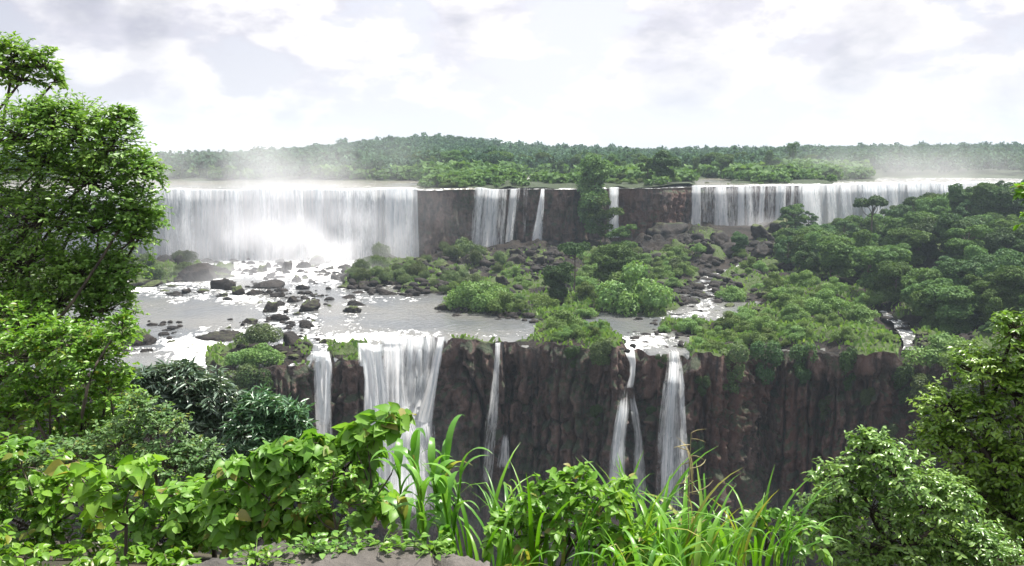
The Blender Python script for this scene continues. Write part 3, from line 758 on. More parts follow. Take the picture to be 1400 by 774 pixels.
for i, (path, dn) in enumerate((([(920, 481, 18), (922, 500, 22), (920, 540, 28), (918, 600, 36), (915, 700, 42)], .62), ([(922, 482, 9), (920, 520, 12), (916, 570, 16), (913, 640, 20), (911, 700, 20)], .9), ([(928, 484, 7), (932, 520, 8), (934, 580, 10), (936, 660, 14)], .6), ([(914, 500, 8), (908, 550, 10), (902, 620, 14)], .5))):
    lower_path(fs, path, dn, .9 + .2 * i, 60 + i, .4, .35, lead=i < 2)
fs.build('tall lacy fall widening downward, nearest the red cliff', LG)

# ------------------------------------------------------------------ haze and mist
def box_mesh(name, lo, hi, mat):
    x0, y0, z0 = lo; x1, y1, z1 = hi
    V = [(x0, y0, z0), (x1, y0, z0), (x1, y1, z0), (x0, y1, z0), (x0, y0, z1), (x1, y0, z1), (x1, y1, z1), (x0, y1, z1)]
    return make_mesh(name, V, np.array([(0, 3, 2, 1), (4, 5, 6, 7), (0, 1, 5, 4), (1, 2, 6, 5), (2, 3, 7, 6), (3, 0, 4, 7)]), mat, smooth=False)
q = N('air_haze')
v = q.n('ShaderNodeVolumePrincipled', {'Color': (0.72, 0.86, 1.0, 1), 'Density': 0.00015, 'Anisotropy': 0.2})
obj('haze', box_mesh('haze', (-3050, -650, ZG - 2.6), (3050, 3050, 70), q.out(None, v.outputs[0])), label='thin blue summer haze over the whole valley', kind='stuff')

def ico(sub):
    import bmesh
    bm = bmesh.new(); bmesh.ops.create_icosphere(bm, subdivisions=sub, radius=1.0)
    V = np.array([v.co[:] for v in bm.verts]); Fc = np.array([[v.index for v in f.verts] for f in bm.faces]); bm.free()
    return V, Fc
MISTS = [  # px, py, D, radii, density, label, scale
 (395, 338, 294, (50, 15, 19), 0.20, 'thick white spray boiling at the foot of the broad curtain', .07, (0.32, 0.68), 1.3),
 (475, 248, 312, (42, 18, 27), 0.034, 'pale mist drifting up over the brink of the broad curtain', .035, (0.22, 0.85), 1.2),
 (310, 262, 308, (56, 22, 27), 0.060, 'thin veil of mist in front of the far wooded hills', .04, (0.3, 0.7), 1.2),
 (385, 385, 262, (44, 28, 8), 0.075, 'low mist drifting over the boulders in the shallows', .06, (0.3, 0.7), 1.2),
 (575, 300, 305, (22, 8, 14), 0.03, 'faint mist against the bare brown cliff', .06, (0.3, 0.7), 1.2),
 (1050, 318, 337, (22, 9, 9), 0.14, 'spray at the foot of the many-stranded fall', .07, (0.3, 0.7), 1.3),
 (1240, 236, 400, (75, 40, 17), 0.016, 'bluish mist bank above the far white fall', .03, (0.3, 0.7), 1.2),
 (555, 640, 158, (13, 8, 16), 0.05, 'spray round the foot of the lower plunge', .09, (0.3, 0.7), 1.3),
 (800, 720, 150, (60, 12, 10), 0.006, 'blue shaded mist at the bottom of the gorge', .05, (0.3, 0.7), 1.2),
]
iv, ifc = ico(3)
for i, (x, y, D, rad, dn, lab, scl, con, pw) in enumerate(MISTS):
    me = make_mesh('mist', iv, ifc, mist_material('mist_air', dn, i + 1, scl, con, pw))
    o = obj('mist', me, loc=at_Y(x, y, D), label=lab, kind='stuff'); o.scale = rad

# ------------------------------------------------------------------ boulders: eight shapes, every boulder its own object
def rock_shape(seed):
    r = np.random.default_rng(seed); V, Fc = ico(4)
    nrm = unit(r.normal(size=(15, 3)) * [1, 1, r.uniform(.5, 1.6)]); dist = r.uniform(0.50, 1.0, 15)
    dd = V @ nrm.T; rad = np.min(np.where(dd > 0.05, dist / np.maximum(dd, 0.05), 9), axis=1)
    rad = np.minimum(rad, 1.25)
    rad = rad * (1 + 0.19 * fbm(V[:, 0] * 1.7 + seed, V[:, 1] * 1.7, V[:, 2] * 1.7, 4, seed) + 0.075 * fbm(V[:, 0] * 6, V[:, 1] * 6, V[:, 2] * 6, 3, seed + 1))
    P = V * rad[:, None] * np.array([1.0, 0.85, 0.62]); P[:, 2] = np.maximum(P[:, 2], -0.35)
    return make_mesh('boulder', P, Fc, M['rock'])
ROCKS = [rock_shape(300 + i) for i in range(8)]
ZONE_LABEL = {
 'misty': ('boulder blurred by spray below the broad white curtain', 'boulders in the misty shallows'),
 'chain': ('dark boulder in the line of rocks crossing the calm river', 'boulders crossing the calm river'),
 'isle': ('dark rock along the water edge of the bushy island', 'rocks on the bushy island'),
 'bank': ('brown rock at the river bank beside the overhanging leafy tree', 'rocks at the near bank'),
 'talus': ('black rock in the heap below the three strands of water', 'rocks heaped below the strands'),
 'rubble': ('dark rubble rock beside the winding white stream', 'rubble rocks along the stream'),
 'spray': ('rock in the spray below the many-stranded fall', 'rocks below the many-stranded fall'),
 'ledge': ('rounded brown rock below the bare cliff near the tall cliff tree', 'rocks below the bare cliff'),
 'brink': ('rock at the very brink of the lower step', 'rocks at the lower brink'),
 'cascade': ('rock beside the small cascade at the foot of the dark wood', 'rocks at the small cascade'),
}
SPECIAL = {(299, 470): 'long flat brown rock, the largest in the rapids before the brink', (398, 474): 'low dark slab of rock just above the forked fall',
 (421, 432): 'highest boulder at the end of the chain facing the calm water', (417, 455): 'round dark boulder alone in the white water above the forked fall',
 (563, 409): 'single dark boulder standing in open water beside the bushy island', (186, 477): 'broad brown slab at the near bank next to the rapids',
 (1074, 322): 'large humped rock veiled in spray under the many-stranded fall', (905, 322): 'largest rounded rock mass under the bare cliff, brown and green',
 (247, 366): 'pointed pale rock rising out of the spray at the curtain', (1010, 346): 'upright dark rock with a green top below the strands',
 (361, 400): 'wide hazy boulder in the middle of the misty shallows', (332, 360): 'large faint boulder nearest the foot of the broad curtain',
 (935, 412): 'reddish brown rock where the winding stream widens into a pool'}
SIZEW = lambda r: 'large ' if r > 15 else ('mid-sized ' if r > 9 else ('small ' if r > 5 else 'tiny '))
r = rs(33)
for i, (x, y, rp, zone) in enumerate(BOULD):
    lab, grp = ZONE_LABEL[zone]
    o = obj('boulder', ROCKS[int(r.integers(8))], label=SPECIAL.get((x, y), SIZEW(rp) + lab), cat='boulder', group=grp)
    R_ = float(BR[i])
    z = max(float(BZ[i]), ZR - 0.3)
    o.location = (float(BX[i]), float(BY[i]) + 0.5 * R_, z + 0.02 * R_)
    f = 0.95 if (x, y) in ((905, 322), (1074, 322)) else r.uniform(0.9, 1.35)
    if zone in ('brink', 'bank') or (x, y) in ((299, 470), (398, 474)): f = r.uniform(0.6, 0.9)
    o.scale = (R_ * r.uniform(0.95, 1.1), R_ * r.uniform(0.8, 1.1), R_ * f * 1.05)
    o.rotation_euler = (r.uniform(-.15, .15), r.uniform(-.15, .15), r.uniform(0, 6.28))

# the innumerable smaller stones between the boulders: one mass
def small_stones(polys, n):
    r = rs(91); protoV = []
    for sd in range(4):
        V0, F0 = ico(2); nrm = unit(r.normal(size=(9, 3))); dd = V0 @ nrm.T
        rad = np.minimum(np.min(np.where(dd > .05, r.uniform(.5, 1, 9) / np.maximum(dd, .05), 9), 1), 1.2); protoV.append(V0 * rad[:, None] * [1, .85, .65])
    F0 = ico(2)[1]; Vs, Fs, off = [], [], 0
    for poly, k, r0, r1_ in polys:
        xs = [q_[0] for q_ in poly]; ys = [q_[1] for q_ in poly]
        x = r.uniform(min(xs), max(xs), k * 4); y = r.uniform(min(ys), max(ys), k * 4)
        ok = (poly_sd(x, y, poly) > 0) & (fbm(x * .03, y * .06, 0, 3, 71) > -.15); x, y = x[ok][:k], y[ok][:k]
        X, Y, Z = terrace_point(x, y); Z = np.maximum(Z, ZR - .15)
        R_ = (r0 + (r1_ - r0) * r.random(len(x)) ** 2) * np.sqrt(X ** 2 + Y ** 2 + Z ** 2) / F
        for i in range(len(x)):
            V0 = protoV[int(r.integers(4))]; an = r.uniform(0, 6.28); c, sn = math.cos(an), math.sin(an)
            Vs.append(np.stack([(V0[:, 0] * c - V0[:, 1] * sn) * R_[i] * r.uniform(.9, 1.5) + X[i], (V0[:, 0] * sn + V0[:, 1] * c) * R_[i] + Y[i], V0[:, 2] * R_[i] * r.uniform(.8, 1.3) + Z[i] + .1 * R_[i]], -1))
            Fs.append(F0 + off); off += len(V0)
    obj('rubble', make_mesh('rubble', np.concatenate(Vs), np.concatenate(Fs), M['stone']), label='innumerable small dark stones strewn between the boulders', kind='stuff')
small_stones([([(180, 368), (300, 358), (470, 352), (480, 398), (440, 446), (300, 416), (190, 404)], 230, 2, 6.5), ([(150, 446), (300, 444), (450, 440), (440, 480), (260, 496), (150, 490)], 110, 2, 7),
              ([(470, 372), (560, 350), (760, 340), (780, 372), (690, 410), (560, 410), (470, 402)], 380, 3, 9), ([(590, 412), (740, 424), (745, 446), (590, 436)], 60, 2.5, 7),
              ([(830, 340), (960, 330), (1060, 332), (1090, 380), (1000, 420), (900, 420), (850, 380)], 300, 3, 9), ([(1190, 430), (1340, 460), (1380, 490), (1240, 482)], 50, 2.5, 7), ([(840, 440), (950, 446), (945, 486), (845, 480)], 50, 2, 6)], 0)

# ------------------------------------------------------------------ trees and bushes of the middle distance
def leaf_quads(P, Nrm, size, r, aspect=0.55):
    """folded two-triangle leaf clumps at P facing roughly Nrm"""
    n = len(P)
    nn = unit(Nrm + r.normal(size=(n, 3)) * 0.55)
    t = unit(np.cross(nn, unit(r.normal(size=(n, 3))))); b = np.cross(nn, t)
    s = (size * r.uniform(0.6, 1.35, n))[:, None]
    V = np.stack([P - t * s, P + b * s * aspect + nn * s * 0.18, P + t * s, P - b * s * aspect + nn * s * 0.18], 1)
    i = np.arange(n)[:, None] * 4
    return V.reshape(-1, 3), np.concatenate([i + np.array([[0, 1, 2]]), i + np.array([[0, 2, 3]])]) if False else (i + np.array([[0, 3, 2, 1]]))

def crown_points(blobs, dens, r, low=-0.55, shell=0.28):
    Ps, Ns = [], []
    for (c, rad) in blobs:
        c = np.array(c, float); rad = np.array(rad, float)
        area = 4 * math.pi * ((rad[0] * rad[1]) ** 1.6 + (rad[0] * rad[2]) ** 1.6 + (rad[1] * rad[2]) ** 1.6) ** (1 / 1.6) / 3 ** (1 / 1.6)
        n = int(area * dens)
        d = unit(r.normal(size=(n * 2, 3))); d = d[d[:, 2] > low][:n]
        lump = 1 + 0.30 * noise(d[:, 0] * 2.5 + c[0], d[:, 1] * 2.5 + c[1], d[:, 2] * 2.5 + c[2], 5)
        k = (1 - shell * r.random(len(d)) ** 1.5) * lump
        Ps.append(c + d * rad * k[:, None]); Ns.append(unit(d / rad * rad.min() + np.array([0, 0, 0.35])))
    return np.concatenate(Ps), np.concatenate(Ns)

def tube(pts, rad, sides=6):
    p = np.array(pts, float); n = len(p); rad = np.broadcast_to(np.asarray(rad, float), (n,))
    t = unit(np.gradient(p, axis=0)); ref = np.where(np.abs(t[:, 2:3]) > 0.9, np.array([[1., 0, 0]]), np.array([[0, 0, 1.]]))
    u = unit(np.cross(t, ref)); w = np.cross(t, u)
    an = np.linspace(0, 2 * math.pi, sides, endpoint=False)
    V = p[:, None] + (u[:, None] * np.cos(an)[None, :, None] + w[:, None] * np.sin(an)[None, :, None]) * rad[:, None, None]
    i = np.arange(n - 1)[:, None] * sides; j = np.arange(sides)[None]; j2 = (j + 1) % sides
    Fc = np.stack([i + j, i + j2, i + sides + j2, i + sides + j], -1).reshape(-1, 4)
    return V.reshape(-1, 3), Fc

class Mesh:
    def __init__(s): s.V = []; s.F = {}; s.n = 0
    def add(s, V, Fc):
        s.V.append(np.asarray(V, float)); k = np.asarray(Fc).shape[1]
        s.F.setdefault(k, []).append(np.asarray(Fc) + s.n); s.n += len(V)
    def build(s, name, mat, smooth=True):
        return make_mesh(name, np.concatenate(s.V), [np.concatenate(f) for f in s.F.values()], mat, smooth)

def bend(p0, p1, r, amt=0.12, n=6):
    p0 = np.array(p0, float); p1 = np.array(p1, float); t = np.linspace(0, 1, n)[:, None]
    L = np.linalg.norm(p1 - p0); off = r.normal(size=3) * L * amt
    return p0 + (p1 - p0) * t + off * np.sin(t * math.pi)

def tree_proto(kind, seed):
    """nominal 10 m tree -> (trunk mesh, crown mesh)"""
    r = rs(seed); blobs = []
    if kind == 'round':
        for i in range(17):
            an = r.uniform(0, 6.28); rr = r.uniform(0.3, 2.7); z = r.uniform(1.5, 8.6); rr *= 1.15 - abs(z - 5.5) / 7
            s = r.uniform(1.2, 2.0); blobs.append(((rr * math.cos(an), rr * math.sin(an), z), (s * 1.1, s * 1.1, s * 0.8)))
        dens, sz, mat = 26, 0.23, M['tree_dark'] if seed % 2 else M['tree_mid']
    elif kind == 'tall':
        for i in range(15):
            an = r.uniform(0, 6.28); z = 1.6 + i * 0.53; rr = r.uniform(0.2, 1.6) * (1.2 - abs(z - 5) / 8)
            s = r.uniform(1.0, 1.6); blobs.append(((rr * math.cos(an), rr * math.sin(an), z), (s, s, s * 0.85)))
        dens, sz, mat = 24, 0.21, M['tree_mid']
    elif kind == 'flat':
        for i in range(9):
            an = r.uniform(0, 6.28); rr = r.uniform(0.2, 2.9); s = r.uniform(1.1, 1.7)
            blobs.append(((rr * math.cos(an), rr * math.sin(an), 8.6 - rr * 0.25 + r.uniform(-.3, .3)), (s, s, s * 0.6)))
        dens, sz, mat = 30, 0.22, M['tree_dark']
    elif kind == 'open':
        for i in range(16):
            an = r.uniform(0, 6.28); z = r.uniform(1.4, 9.2); rr = r.uniform(0.8, 3.0) * (1.1 - abs(z - 6) / 7)
            s = r.uniform(0.8, 1.35); blobs.append(((rr * math.cos(an), rr * math.sin(an), z), (s * 1.15, s * 1.15, s * 0.7)))
        dens, sz, mat = 28, 0.22, M['tree_mid'] if seed % 2 else M['tree_dark']
    P, Nn = crown_points(blobs, dens, r)
    V, Fc = leaf_quads(P, Nn, np.full(len(P), sz), r)
    crown = make_mesh('crown', V, Fc, mat, smooth=False)
    m = Mesh()
    top = np.array([0, 0, 8.3 if kind != 'tall' else 8.8]); path = bend((0, 0, -1.2), top, r, 0.05, 8)
    m.add(*tube(path, np.linspace(0.26, 0.07, 8), 7))
    for (c, rad) in blobs:
        z0 = max(1.8, c[2] - 2.2); k = np.interp(z0, path[:, 2], np.arange(8)); b = np.array([np.interp(k, np.arange(8), path[:, j]) for j in range(3)])
        m.add(*tube(bend(b, c, r, 0.1, 5), np.linspace(0.10, 0.03, 5), 5))
    return m.build('trunk', M['bark']), crown

def bush_proto(kind, seed):
    """nominal bush of radius 1 m standing on z = 0"""
    r = rs(seed); blobs = []
    if kind == 'dome':
        for i in range(8):
            an = r.uniform(0, 6.28); rr = r.uniform(0, 0.6); s = r.uniform(0.34, 0.55)
            blobs.append(((rr * math.cos(an), rr * math.sin(an), 0.42 + 0.45 * (1 - rr) * r.random()), (s, s, s * 0.85)))
        dens, sz, mat = 290, 0.050, M['bush_olive']
    elif kind == 'loose':
        for i in range(14):
            an = r.uniform(0, 6.28); rr = r.uniform(0, 0.78); s = r.uniform(0.22, 0.42)
            blobs.append(((rr * math.cos(an), rr * math.sin(an), 0.22 + 0.85 * (1 - rr ** 1.5) * r.random()), (s * 1.1, s * 1.1, s * 0.8)))
        dens, sz, mat = 330, 0.047, M['bush']
    elif kind == 'drape':
        for i in range(14):
            t = r.random(); s = r.uniform(0.22, 0.42) * (1.15 - 0.5 * t)
            blobs.append(((r.uniform(-.65, .65) * (1 - 0.5 * t), -0.15 + r.uniform(-.2, .2), 0.35 - 2.2 * t), (s, s * 0.75, s * 1.2)))
        dens, sz, mat = 300, 0.058, M['tree_dark'] if seed % 2 else M['bush_olive']
    P, Nn = crown_points(blobs, dens, r, low=-0.8)
    V, Fc = leaf_quads(P, Nn, np.full(len(P), sz), r)
    return make_mesh('bush', V, Fc, mat, smooth=False)

TREE = {k: [tree_proto(k, s + i) for i in range(n)] for k, s, n in (('round', 500, 5), ('tall', 520, 2), ('flat', 540, 2), ('open', 560, 4))}
BUSH = {k: [bush_proto(k, s + i) for i in range(n)] for k, s, n in (('dome', 600, 4), ('loose', 620, 4), ('drape', 640, 4))}

PROTO = {}
def place_tree(kind, loc, height, spread, label, group, r):
    i = int(r.integers(len(TREE[kind]))); key = (kind, i)
    if key not in PROTO:
        root = empty('tree', (0, 0, 0), cat='tree')
        obj('trunk', TREE[kind][i][0], root); obj('crown', TREE[kind][i][1], root)
        PROTO[key] = root; t = root
    else:
        src = PROTO[key]; t = src.copy(); COL.objects.link(t)
        for ch in src.children:
            c = ch.copy(); COL.objects.link(c); c.parent = t
    t.location = loc; s = height / 10.0
    t.scale = (s * spread, s * spread, s); t.rotation_euler = (0, 0, r.uniform(0, 6.28))
    set_props(t, label, 'tree', group)
    return t
def place_bush(kind, loc, rad, tall, label, group, r, turn=True):
    o = obj('bush', BUSH[kind][int(r.integers(len(BUSH[kind])))], label=label, cat='bush', group=group)
    o.location = loc; o.scale = (rad, rad * (1 if kind != 'drape' else 0.8), rad * tall)
    o.rotation_euler = (0, 0, r.uniform(0, 6.28) if turn else r.uniform(-.4, .4))
    return o

r = rs(77)
def at_ground(px, py):
    X, Y, Z = terrace_point(np.array([px], float), np.array([py], float)); X, Y, Z = float(X[0]), float(Y[0]), float(Z[0])
    return X, Y, Z, math.sqrt(X * X + Y * Y + Z * Z) / F

# single trees of the rocky island and the cliff
for (kind, px, pb, hpx, spread, lab) in (
    ('tall', 808, 338, 112, 1.0, 'tall leafy tree covering the cliff beside the short bright fall'),
    ('open', 826, 338, 66, 1.05, 'bright green tree leaning at the foot of the tall cliff tree'),
    ('flat', 784, 398, 72, 0.80, 'flat-topped tree on a thin bare trunk in the middle of the island'),
    ('round', 765, 414, 58, 0.95, 'dark upright tree in front of the flat-topped tree'),
    ('open', 852, 352, 52, 1.1, 'small green tree below the bare cliff beside round rocks'),
    ('round', 838, 398, 66, 1.25, 'spreading light green tree at the centre of the island'),
    ('round', 1010, 346, 30, 1.0, 'small tree growing on the upright rock below the strands')):
    X, Y, Z, mp = at_ground(px, pb)
    place_tree(kind, (X, Y, Z), hpx * mp, spread, lab, None, r)
# trees on the plateau brink
for (kind, px, D, ytop, ybase, spread, lab, g) in (
    ('round', 906, 338, 205, 257, 1.1, 'broad dark tree on the brink above the bare cliff', None), ('open', 884, 340, 214, 257, 1.0, 'lighter tree leaning against the broad brink tree', None),
    ('open', 812, 330, 226, 258, 1.3, 'bushy crown on the brink directly above the tall cliff tree', None), ('round', 850, 345, 236, 257, 1.4, 'low rounded tree on the brink beside the broad brink tree', None),
    ('tall', 1083, 440, 196, 246, 0.9, 'tall dark tree above the end of the many strands', None), ('round', 1072, 440, 222, 247, 1.1, 'low tree at the foot of the tall dark plateau tree', None),
    ('round', 620, 440, 205, 245, 1.1, 'rounded tree at the misty river edge beyond the bare cliff', None), ('open', 590, 430, 214, 247, 1.2, 'pale tree nearest the drifting mist on the plateau', None)):
    b = at_Y(px, ybase, D); t = at_Y(px, ytop, D)
    zb = float(plateau_h(np.array([b[0]]), np.array([b[1]]))[0])
    place_tree(kind, (b[0], b[1], max(zb, ZU - 0.2)), float(t[2] - max(zb, ZU - 0.2)) * 1.05, spread, lab, g, r)
# river-edge trees before the far woods
for i in range(64):
    px = r.uniform(560, 1180); D = float(np.interp(px, [560, 600, 690, 720, 790, 820, 1100, 1180], [440, 415, 415, 462, 462, 420, 420, 475])) + r.uniform(-4, 60)
    b = at_Y(px, 240, D); zb = float(plateau_h(np.array([b[0]]), np.array([b[1]]))[0])
    kind = ['round', 'open', 'round', 'tall'][int(r.integers(4))]
    part = 'behind the bare brown cliff' if px < 740 else ('behind the tall cliff tree' if px < 930 else 'behind the many-stranded fall')
    place_tree(kind, (b[0], b[1], zb - 0.5), r.uniform(7, 12), r.uniform(0.8, 1.3), {'round': 'rounded', 'open': 'loose-crowned', 'tall': 'slim tall'}[kind] + ' tree in the river-edge row ' + part, 'trees of the river-edge row', r)
# low bushes on the grassy brink
for i in range(40):
    px = r.choice([r.uniform(575, 648), r.uniform(575, 735), r.uniform(745, 945), r.uniform(945, 1100)]); D = float(d2((px - 700) / F)) + r.uniform(2, 34)
    if 640 < px < 712 and D < d2((px - 700) / F) + 14: continue
    if px > 945: D += 8
    b = at_Y(px, 252, D); zb = float(plateau_h(np.array([b[0]]), np.array([b[1]]))[0])
    part = 'above the bare misty cliff' if px < 740 else ('on either side of the broad brink tree' if px < 945 else 'between the strands of the many-stranded fall')
    place_bush('loose' if r.random() < .7 else 'dome', (b[0], b[1], zb), r.uniform(1.4, 3.2) * (0.6 if px > 945 else 1), 0.8, 'low green bush on the brink ' + part, 'bushes on the upper brink', r)

# the dark wood on the slope
wood = []
tries = 0
while len(wood) < 205 and tries < 12000:
    tries += 1
    a = r.uniform(0.245, 0.68); v = r.uniform(0.01, 0.93)
    Y = float(d1(a) + (d2(a) - d1(a)) * v); X = a * Y
    px, py = [float(t) for t in project(X, Y, ZR)]
    if poly_sd(np.array([px]), np.array([py]), [(1085, 322), (1060, 380), (1100, 404), (1180, 412), (1215, 428), (1262, 450), (1420, 492), (1900, 600), (1900, 250), (1100, 250)])[0] < 0: continue
    sp = 4.3 + 2.0 * v
    if any((X - w[0]) ** 2 + (Y - w[1]) ** 2 < sp * sp for w in wood): continue
    wood.append((X, Y, v, px))
for (X, Y, v, px) in wood:
    z = float(terrace_h(np.array([X]), np.array([Y]))[0])
    kind = r.choice(['round', 'round', 'open', 'open', 'tall', 'flat'], p=[.3, .22, .22, .16, .07, .03])
    h = r.uniform(6.5, 13) * (0.8 if v > .75 else 1)
    look = {'round': 'dense round-crowned', 'open': 'loose many-tufted', 'tall': 'slim tall', 'flat': 'flat-topped'}[kind]
    where = 'on the upper edge of the dark wood against the white fall' if v > .72 else ('in the middle of the dark wooded slope' if v > .3 else 'on the lower edge of the dark wood above the cascade')
    place_tree(kind, (X, Y, z - .3), h, r.uniform(0.95, 1.35), look + ' tree ' + where, 'trees of the dark wood', r)
und = [w for w in wood if w[2] < .6]; Vs, Fs, off = [], [], 0
def mesh_arrays(me):
    v = np.empty(len(me.vertices) * 3, np.float32); me.vertices.foreach_get('co', v); f = np.empty(len(me.loops), np.int32); me.loops.foreach_get('vertex_index', f)
    return v.reshape(-1, 3), f.reshape(-1, 4)
for k in range(115):
    w = und[int(r.integers(len(und)))]; X, Y = w[0] + r.uniform(-3.5, 3.5), w[1] - r.uniform(1, 4.5)
    z = float(terrace_h(np.array([X]), np.array([Y]))[0])
    if z < ZR + .4: continue
    v, f = mesh_arrays(BUSH['dome' if k % 3 == 0 else 'loose'][k % 4]); R_ = r.uniform(1.5, 2.9); an = r.uniform(0, 6.28); c, sn = math.cos(an), math.sin(an)
    Vs.append(np.stack([(v[:, 0] * c - v[:, 1] * sn) * R_ + X, (v[:, 0] * sn + v[:, 1] * c) * R_ + Y, v[:, 2] * R_ * 1.1 + z - .2], -1)); Fs.append(f + off); off += len(v)
obj('understorey', make_mesh('understorey', np.concatenate(Vs), np.concatenate(Fs), M['tree_dark'], smooth=False), label='dark understorey growth filling the gaps between trunks of the wood', kind='stuff')
# three trees that break the skyline of the wood
for (kind, px, D, ytop, lab) in (('flat', 1192, 285, 262, 'flat-crowned tree standing out against the white fall'), ('flat', 1253, 290, 264, 'lone umbrella-shaped tree poking above the wood before the white fall'), ('open', 1312, 285, 243, 'highest tufted tree on the skyline of the dark wood'), ('round', 1345, 280, 248, 'dark crown beside the highest tufted tree of the wood')):
    a = (px - 700) / F * 1.0; X, Y = a * D, D; z = float(terrace_h(np.array([X]), np.array([Y]))[0]); t = at_Y(px, ytop, D)
    place_tree(kind, (X, Y, z), float(t[2]) - z, 0.85, lab, None, r)

# bushes: named ones, then the beds
for (kind, px, pb, rp, tall, lab) in (
    ('loose', 872, 434, 50, 1.15, 'largest light green bush of the island, beside the brown pool'), ('loose', 846, 424, 36, 1.1, 'light green bush merging into the largest island bush'),
    ('loose', 655, 430, 40, 1.1, 'broad grey-green bush at the front of the rocky island'), ('loose', 690, 430, 26, .9, 'pale grey-green bush beside the broad front bush'),
    ('loose', 628, 412, 20, .95, 'yellow-green bush at the edge of the broad front bush'), ('dome', 480, 356, 17, 1.35, 'isolated round bush nearest the broad curtain'),
    ('dome', 551, 350, 18, 1.7, 'tall dark bush between the curtain and the bare cliff'), ('dome', 520, 356, 15, 1.4, 'squat dark bush beside the tall dark bush'),
    ('dome', 632, 354, 19, 1.3, 'round bright-topped bush below the joined streaks'), ('dome', 655, 352, 13, 1.3, 'small round bush touching the bright-topped bush'),
    ('loose', 745, 425, 22, 1.0, 'blue-green bush before the dark upright tree'), ('loose', 770, 452, 26, .8, 'low bright green bush at the grassy brink'),
    ('loose', 1002, 418, 22, .95, 'dark green bush in the bend of the stream'), ('loose', 1018, 440, 22, .8, 'round bush beside the widening pool of the stream'),
    ('dome', 925, 376, 17, 1.2, 'round green bush on the rubble beside the stream'), ('loose', 1135, 430, 28, .95, 'broad bush on the terrace before the dark wood'),
    ('loose', 1180, 446, 26, .85, 'broad bush at the top of the red cliff beside the cascade'), ('loose', 1090, 440, 20, .9, 'grey-green bush at the top of the red cliff'),
    ('dome', 350, 476, 32, .75, 'flat moss-green bush capping the rock in the rapids'), ('loose', 340, 506, 34, .9, 'wide grey-green bush draped over the brink beside the forked fall'),
    ('dome', 702, 459, 5, 1.2, 'tiny round tuft standing in the shallow water at the brink'), ('dome', 724, 454, 6, 1.1, 'small round tuft in the shallows beside the grassy brink'), ('dome', 681, 463, 4, 1.4, 'tiny tuft above the slender fall'),
    ('loose', 1300, 508, 44, .8, 'wide dark bush where the cliff top meets the wood'), ('loose', 1345, 520, 40, .9, 'dark bush below the overhanging wood')):
    X, Y, Z, mp = at_ground(px, pb)
    place_bush(kind, (X, Y + rp * mp * .5, Z - .1), rp * mp, tall, lab, None, r)
BEDS = [
 ([(480, 358), (560, 350), (640, 352), (700, 366), (640, 402), (560, 402), (480, 396)], 66, 7, 15, 'dome', 'dark cushion bush among black rocks of the island', 'cushion bushes on the rocky island'),
 ([(600, 396), (720, 372), (740, 436), (610, 432)], 16, 9, 17, 'loose', 'grey-green bush at the front edge of the rocky island', 'bushes at the front of the island'),
 ([(740, 380), (830, 372), (900, 430), (760, 440)], 20, 8, 18, 'loose', 'bright green bush in the grassy heart of the island', 'bushes in the heart of the island'),
 ([(780, 350), (905, 340), (960, 356), (930, 392), (850, 378)], 34, 9, 17, 'loose', 'green bush climbing the rubble below the bare cliff', 'bushes on the rubble slope'),
 ([(890, 452), (1010, 440), (1205, 440), (1225, 476), (1050, 474), (950, 484)], 44, 9, 20, 'loose', 'green bush in the strip along the top of the red cliff', 'bushes along the top of the red cliff'),
 ([(990, 396), (1090, 388), (1200, 412), (1205, 438), (1010, 432)], 26, 10, 19, 'loose', 'bush on the rough ground between stream and dark wood', 'bushes between stream and wood'),
 ([(750, 445), (850, 448), (852, 474), (745, 470)], 14, 7, 13, 'loose', 'low bright bush along the grassy brink', 'bushes on the grassy brink'),
 ([(120, 352), (240, 352), (290, 374), (200, 388), (120, 395)], 18, 8, 16, 'dome', 'dark bush on the rocks under the spray beside the leafy tree', 'bushes on the rocks by the spray'),
 ([(1010, 350), (1090, 340), (1080, 372), (1020, 376)], 8, 9, 15, 'loose', 'bush among dark rocks at the end of the wood', 'bushes at the end of the wood')]
for poly, n, r0, r1_, kind, lab, grp in BEDS:
    xs = [p[0] for p in poly]; ys = [p[1] for p in poly]; got = []
    for _ in range(n * 30):
        if len(got) >= n: break
        x, y = r.uniform(min(xs), max(xs)), r.uniform(min(ys), max(ys))
        if poly_sd(np.array([x]), np.array([y]), poly)[0] < 0 or stream_dist(np.array([x]), np.array([y]))[0] < 12: continue
        if any(math.hypot(x - g[0], (y - g[1]) * 1.7) < 9 for g in got): continue
        got.append((x, y)); rp = r.uniform(r0, r1_)
        X, Y, Z, mp = at_ground(x, y)
        if Z < ZR + .15: continue
        size = 'large ' if rp > r0 + .66 * (r1_ - r0) else ('' if rp > r0 + .33 * (r1_ - r0) else 'small ')
        place_bush(kind, (X, Y, Z - .2), rp * mp, r.uniform(.7, 1.05) if kind == 'loose' else r.uniform(.9, 1.3), size + lab, grp, r)
